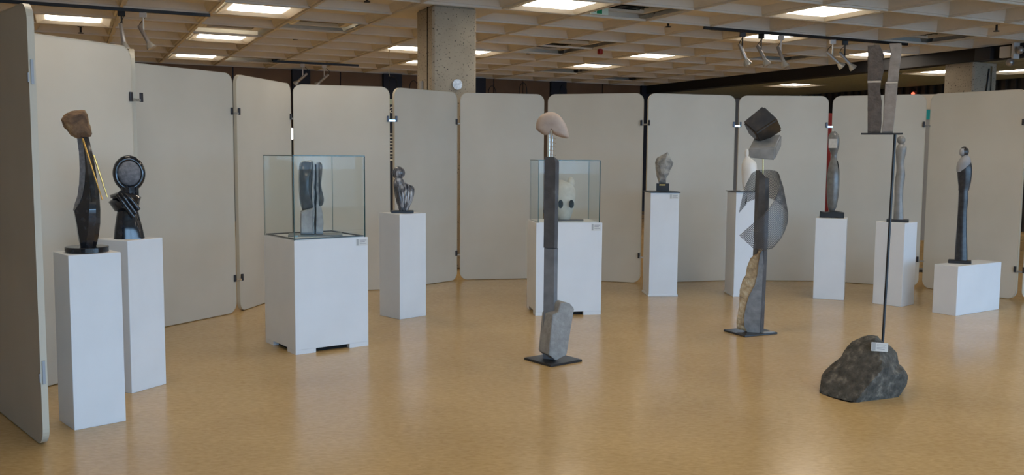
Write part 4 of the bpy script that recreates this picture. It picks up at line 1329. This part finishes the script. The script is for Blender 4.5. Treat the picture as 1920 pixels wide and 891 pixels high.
tc2.rotation_euler = (-0.35, 0, q.rz)

# --- 11: grey spindle figure
M_GREYPOL = mottled('polished_grey_stone', [(0.3, (0.10, 0.098, 0.092, 1)), (0.7, (0.17, 0.165, 0.155, 1))], 16, 7, 0.22, spec=0.5)
q = Plan((3.73, 10.71, 0.94), (1564, 408), (1520, 70), 2.475)
t = thing('spindle_figure', 'grey polished spindle figure with pale square on its head', 'sculpture', q.loc, q.rz)
P = resample([(x, max(0, z)) for x, z in q.pts([(50, 842), (53, 808), (80, 812), (120, 804), (165, 812), (164, 842)])], 36)
new_obj('base', pillow_me('base', P, 0.17, prof=[(-1, 0.92), (-0.8, 1), (0.8, 1), (1, 0.92)], nz=0.004, nscale=30, smooth=0.3, floor_z=0), t, M_BLACK)
rows = [q.row(zy, l, r_, .8) for zy, l, r_ in ((808, 97, 118), (785, 89, 130), (740, 84, 138), (690, 83, 142), (640, 85, 142), (600, 91, 137), (570, 99, 131), (548, 103, 130), (530, 97, 134), (505, 90, 140), (475, 88, 141), (455, 92, 137), (440, 104, 125), (436, 112, 117))]
new_obj('body', loft_me('body', rows, 36, 2.3, 1.0, sub=4), t, M_GREYPOL)
a, b2 = q(89, 515), q(131, 473)
part_box('pale_inlay', (a[0] + 0.004, -0.068, a[1]), (b2[0], -0.055, b2[1]), mottled('pale_inlay', [(0.3, (0.38, 0.36, 0.33, 1)), (0.7, (0.48, 0.46, 0.42, 1))], 30, 5, 0.8), t, 0.002)
P = [q(*v) for v in ((134, 572), (138, 610), (139, 650), (137, 690))]
tube('slot_shade', [(x - 0.006, -0.012, z) for x, z in catmull(P, 12, closed=False)], [0.006] + [0.012] * 11 + [0.005], M_SLOTDARK, t, 8) if False else None
PP = catmull(P, 12, closed=False)
tube('slot_shade', [(x - 0.006, -0.012, z) for x, z in PP], [0.004 + 0.009 * math.sin(math.pi * (i + 0.5) / len(PP)) for i in range(len(PP))], M_SLOTDARK, t, 8)  # near-black tube, colour stands in for shade inside the slot

# --- 12: grey wavy figure behind the rod
M_GREYFIG = mottled('smooth_grey_stone', [(0.3, (0.17, 0.165, 0.155, 1)), (0.7, (0.25, 0.24, 0.225, 1))], 14, 6, 0.3)
q = Plan((4.312, 10.27, 0.928), (1684, 415), (1520, 70), 2.475)
t = thing('wavy_figure', 'slender grey wavy figure with a ball head behind the black rod', 'sculpture', q.loc, q.rz)
part_box('base', (-0.115, -0.09, 0), (0.115, 0.09, 0.028), M_BLACK, t, 0.003)
zb = 0.028 - q.z(845)
rows = [q.row(zy, l, r_, .75) for zy, l, r_ in ((845, 386, 434), (800, 388, 432), (750, 390, 430), (700, 390, 432), (660, 393, 438), (635, 397, 440), (610, 399, 437), (585, 398, 434), (560, 396, 438), (530, 395, 444), (512, 398, 445), (500, 405, 438), (494, 412, 430))]
rows = [(z + zb, a, b2, d_, c_) for z, a, b2, d_, c_ in rows]
new_obj('body', loft_me('body', rows, 32, 2.2, 1.0, sub=4), t, M_GREYFIG)
x, z = q(420, 478); new_obj('head', ellipsoid_me('head', (x, 0, z + zb), (0.045, 0.045, 0.049)), t, M_GREYFIG)

# --- 13: dark collared figure
M_DARKFIG = mottled('dark_figure_stone', [(0.35, (0.016, 0.016, 0.018, 1)), (0.7, (0.045, 0.045, 0.048, 1))], 22, 7, 0.28, spec=0.45)
q = Plan((4.80, 9.80, 0.521), (1800, 493), (1740, 260), 2.62)
t = thing('collared_figure', 'tall dark standing figure with pale grey collar and pale face disc', 'sculpture', q.loc, q.rz)
part_box('base', (-0.112, -0.07, 0), (0.112, 0.07, 0.034), M_BLACK, t, 0.006)
zb = 0.034 - q.z(602)
rows = [q.row(zy, l, r_, .75) for zy, l, r_ in ((602, 131, 196), (540, 134, 194), (480, 138, 192), (420, 142, 191), (370, 145, 191), (330, 147, 194), (300, 148, 197), (275, 149, 196), (255, 150, 194))]
rows = [(z + zb, a, b2, d_, c_) for z, a, b2, d_, c_ in rows]
new_obj('skirt', loft_me('skirt', rows, 32, 2.4, 0.9, sub=3), t, M_DARKFIG)
rows = [q.row(zy, l, r_, .75) for zy, l, r_ in ((258, 147, 201), (240, 148, 204), (215, 145, 210), (180, 142, 214), (150, 141, 215), (125, 145, 211), (108, 155, 205), (96, 165, 195))]
rows = [(z + zb, a, b2, d_, c_) for z, a, b2, d_, c_ in rows]
new_obj('torso', loft_me('torso', rows, 32, 2.2, 0.9, sub=3), t, M_DARKFIG)
C9 = [q.row(zy, l, r_, .78) for zy, l, r_ in ((168, 139, 168), (150, 138, 188), (125, 142, 206), (106, 154, 206), (92, 166, 198), (86, 174, 190))]
C9 = [(z + zb, a - 0.002, b2 + 0.002, (b2 - a) * 0.42 + 0.01, -0.012) for z, a, b2, d_, c_ in C9]
new_obj('collar', loft_me('collar', C9, 28, 2.2, 1.0, sub=3), t, mat('collar_grey', (0.27, 0.27, 0.28, 1), 0.6))
x, z = q(175, 69); new_obj('head', ellipsoid_me('head', (x, 0, z + zb), (0.046, 0.05, 0.056)), t, M_DARKFIG)
x, z = q(166, 71); fd = new_obj('face_disc', ellipsoid_me('face_disc', (x, -0.022, z + zb), (0.032, 0.034, 0.043)), t, MATS['collar_grey'])

# ------------------------------------------------------------------ things seen through the gaps behind the panels
def banner(px_loc, w, h, z0, rz, m, label, name='banner', cat='banner'):
    t = thing(name, label, cat, px_loc, rz)
    part_box('sheet', (-w / 2, -0.01, z0), (w / 2, 0.01, z0 + h), m, t)
    part_box('foot', (-w / 2, -0.15, 0), (w / 2, 0.15, 0.03), M_BLACK, t)
    for s in (-1, 1):
        tube('post', [(s * w / 2, 0.02, 0.0), (s * w / 2, 0.02, z0 + h)], 0.012, M_BLACK, t, 8)
    return t
M_BAN = mat('banner_navy', (0.02, 0.03, 0.06, 1), 0.6)
M_TXT = mat('banner_white', (0.75, 0.78, 0.75, 1), 0.6)
bn = banner((-2.05, 15.6, 0), 0.9, 2.05, 0.5, 0.13, M_BAN, 'dark poster stand with white lettering seen through the gap behind the marbled figure')
cu = bpy.data.curves.new('letter', 'FONT'); cu.body = 'a'; cu.size = 0.22; cu.extrude = 0.002
tmp = bpy.data.objects.new('letter_outline', cu); COL.objects.link(tmp)
lme = bpy.data.meshes.new_from_object(tmp.evaluated_get(bpy.context.evaluated_depsgraph_get()))
bpy.data.objects.remove(tmp); bpy.data.curves.remove(cu)
lme.materials.clear()
lo = new_obj('letter', lme, bn, M_TXT)
lo.location = (-0.030, -0.014, 2.33); lo.rotation_euler = (math.pi / 2, 0, 0)
part_box('header', (-0.45, -0.012, 2.47), (0.45, 0.012, 2.56), mat('poster_pale_green', (0.5, 0.62, 0.52, 1), 0.6), bn)
for k in range(9):
    wv = 0.36 + 0.06 * random.random()
    part_box('text_line', (-0.40, -0.0125, 1.97 - k * 0.055), (-0.40 + wv * 2, -0.0101, 1.985 - k * 0.055 + 0.012 * random.random()), M_TXT, bn)
banner((4.75, 13.9, 0), 0.5, 1.9, 0.4, -0.3, mat('banner_red', (0.20, 0.012, 0.015, 1), 0.6), 'dark red banner seen through the gap behind the spindle figure')
bt = banner((6.0, 13.3, 0), 0.5, 2.1, 0.45, -0.4, mat('banner_grey', (0.30, 0.30, 0.29, 1), 0.6), 'grey poster with cream head and teal patch seen through the rightmost gap')
part_box('header', (-0.25, -0.013, 2.34), (0.25, -0.0101, 2.55), mat('poster_cream', (0.55, 0.47, 0.36, 1), 0.6), bt)
part_box('teal_patch', (-0.25, -0.014, 2.19), (0.25, -0.0101, 2.33), mat('teal', (0.0, 0.30, 0.32, 1), 0.5), bt)
t = thing('globe_lamp', 'bright white globe lamp seen through the gap above the big glass case', 'lamp', (-4.30, 18.0, 0), ANG)
tube('pole', [(0, 0, 0), (0, 0, 1.92)], 0.015, M_BLACK, t)
new_obj('base', cyl_me('base', (0, 0, 0), 0.15, 0.03, 24, 0.004), t, M_BLACK)
new_obj('globe', ellipsoid_me('globe', (0, 0, 2.02), (0.10, 0.10, 0.11)), t, emit('globe_light', (1, 0.95, 0.9, 1), 3.0))
t = thing('red_lamp', 'small glowing red lamp high on the dark wall at right', 'lamp', W(3.86, B_RIGHT - 0.08, 3.26), ANG)
new_obj('bulb', ellipsoid_me('bulb', (-0.03, 0, 0), (0.03, 0.05, 0.04), 20, 12), t, emit('red_glow', (1.0, 0.15, 0.08, 1), 2.0))
part_box('bracket', (-0.03, -0.03, 0.06), (0.03, 0.03, 0.12), M_BLACK, t)
print('coffers', n_coffer)
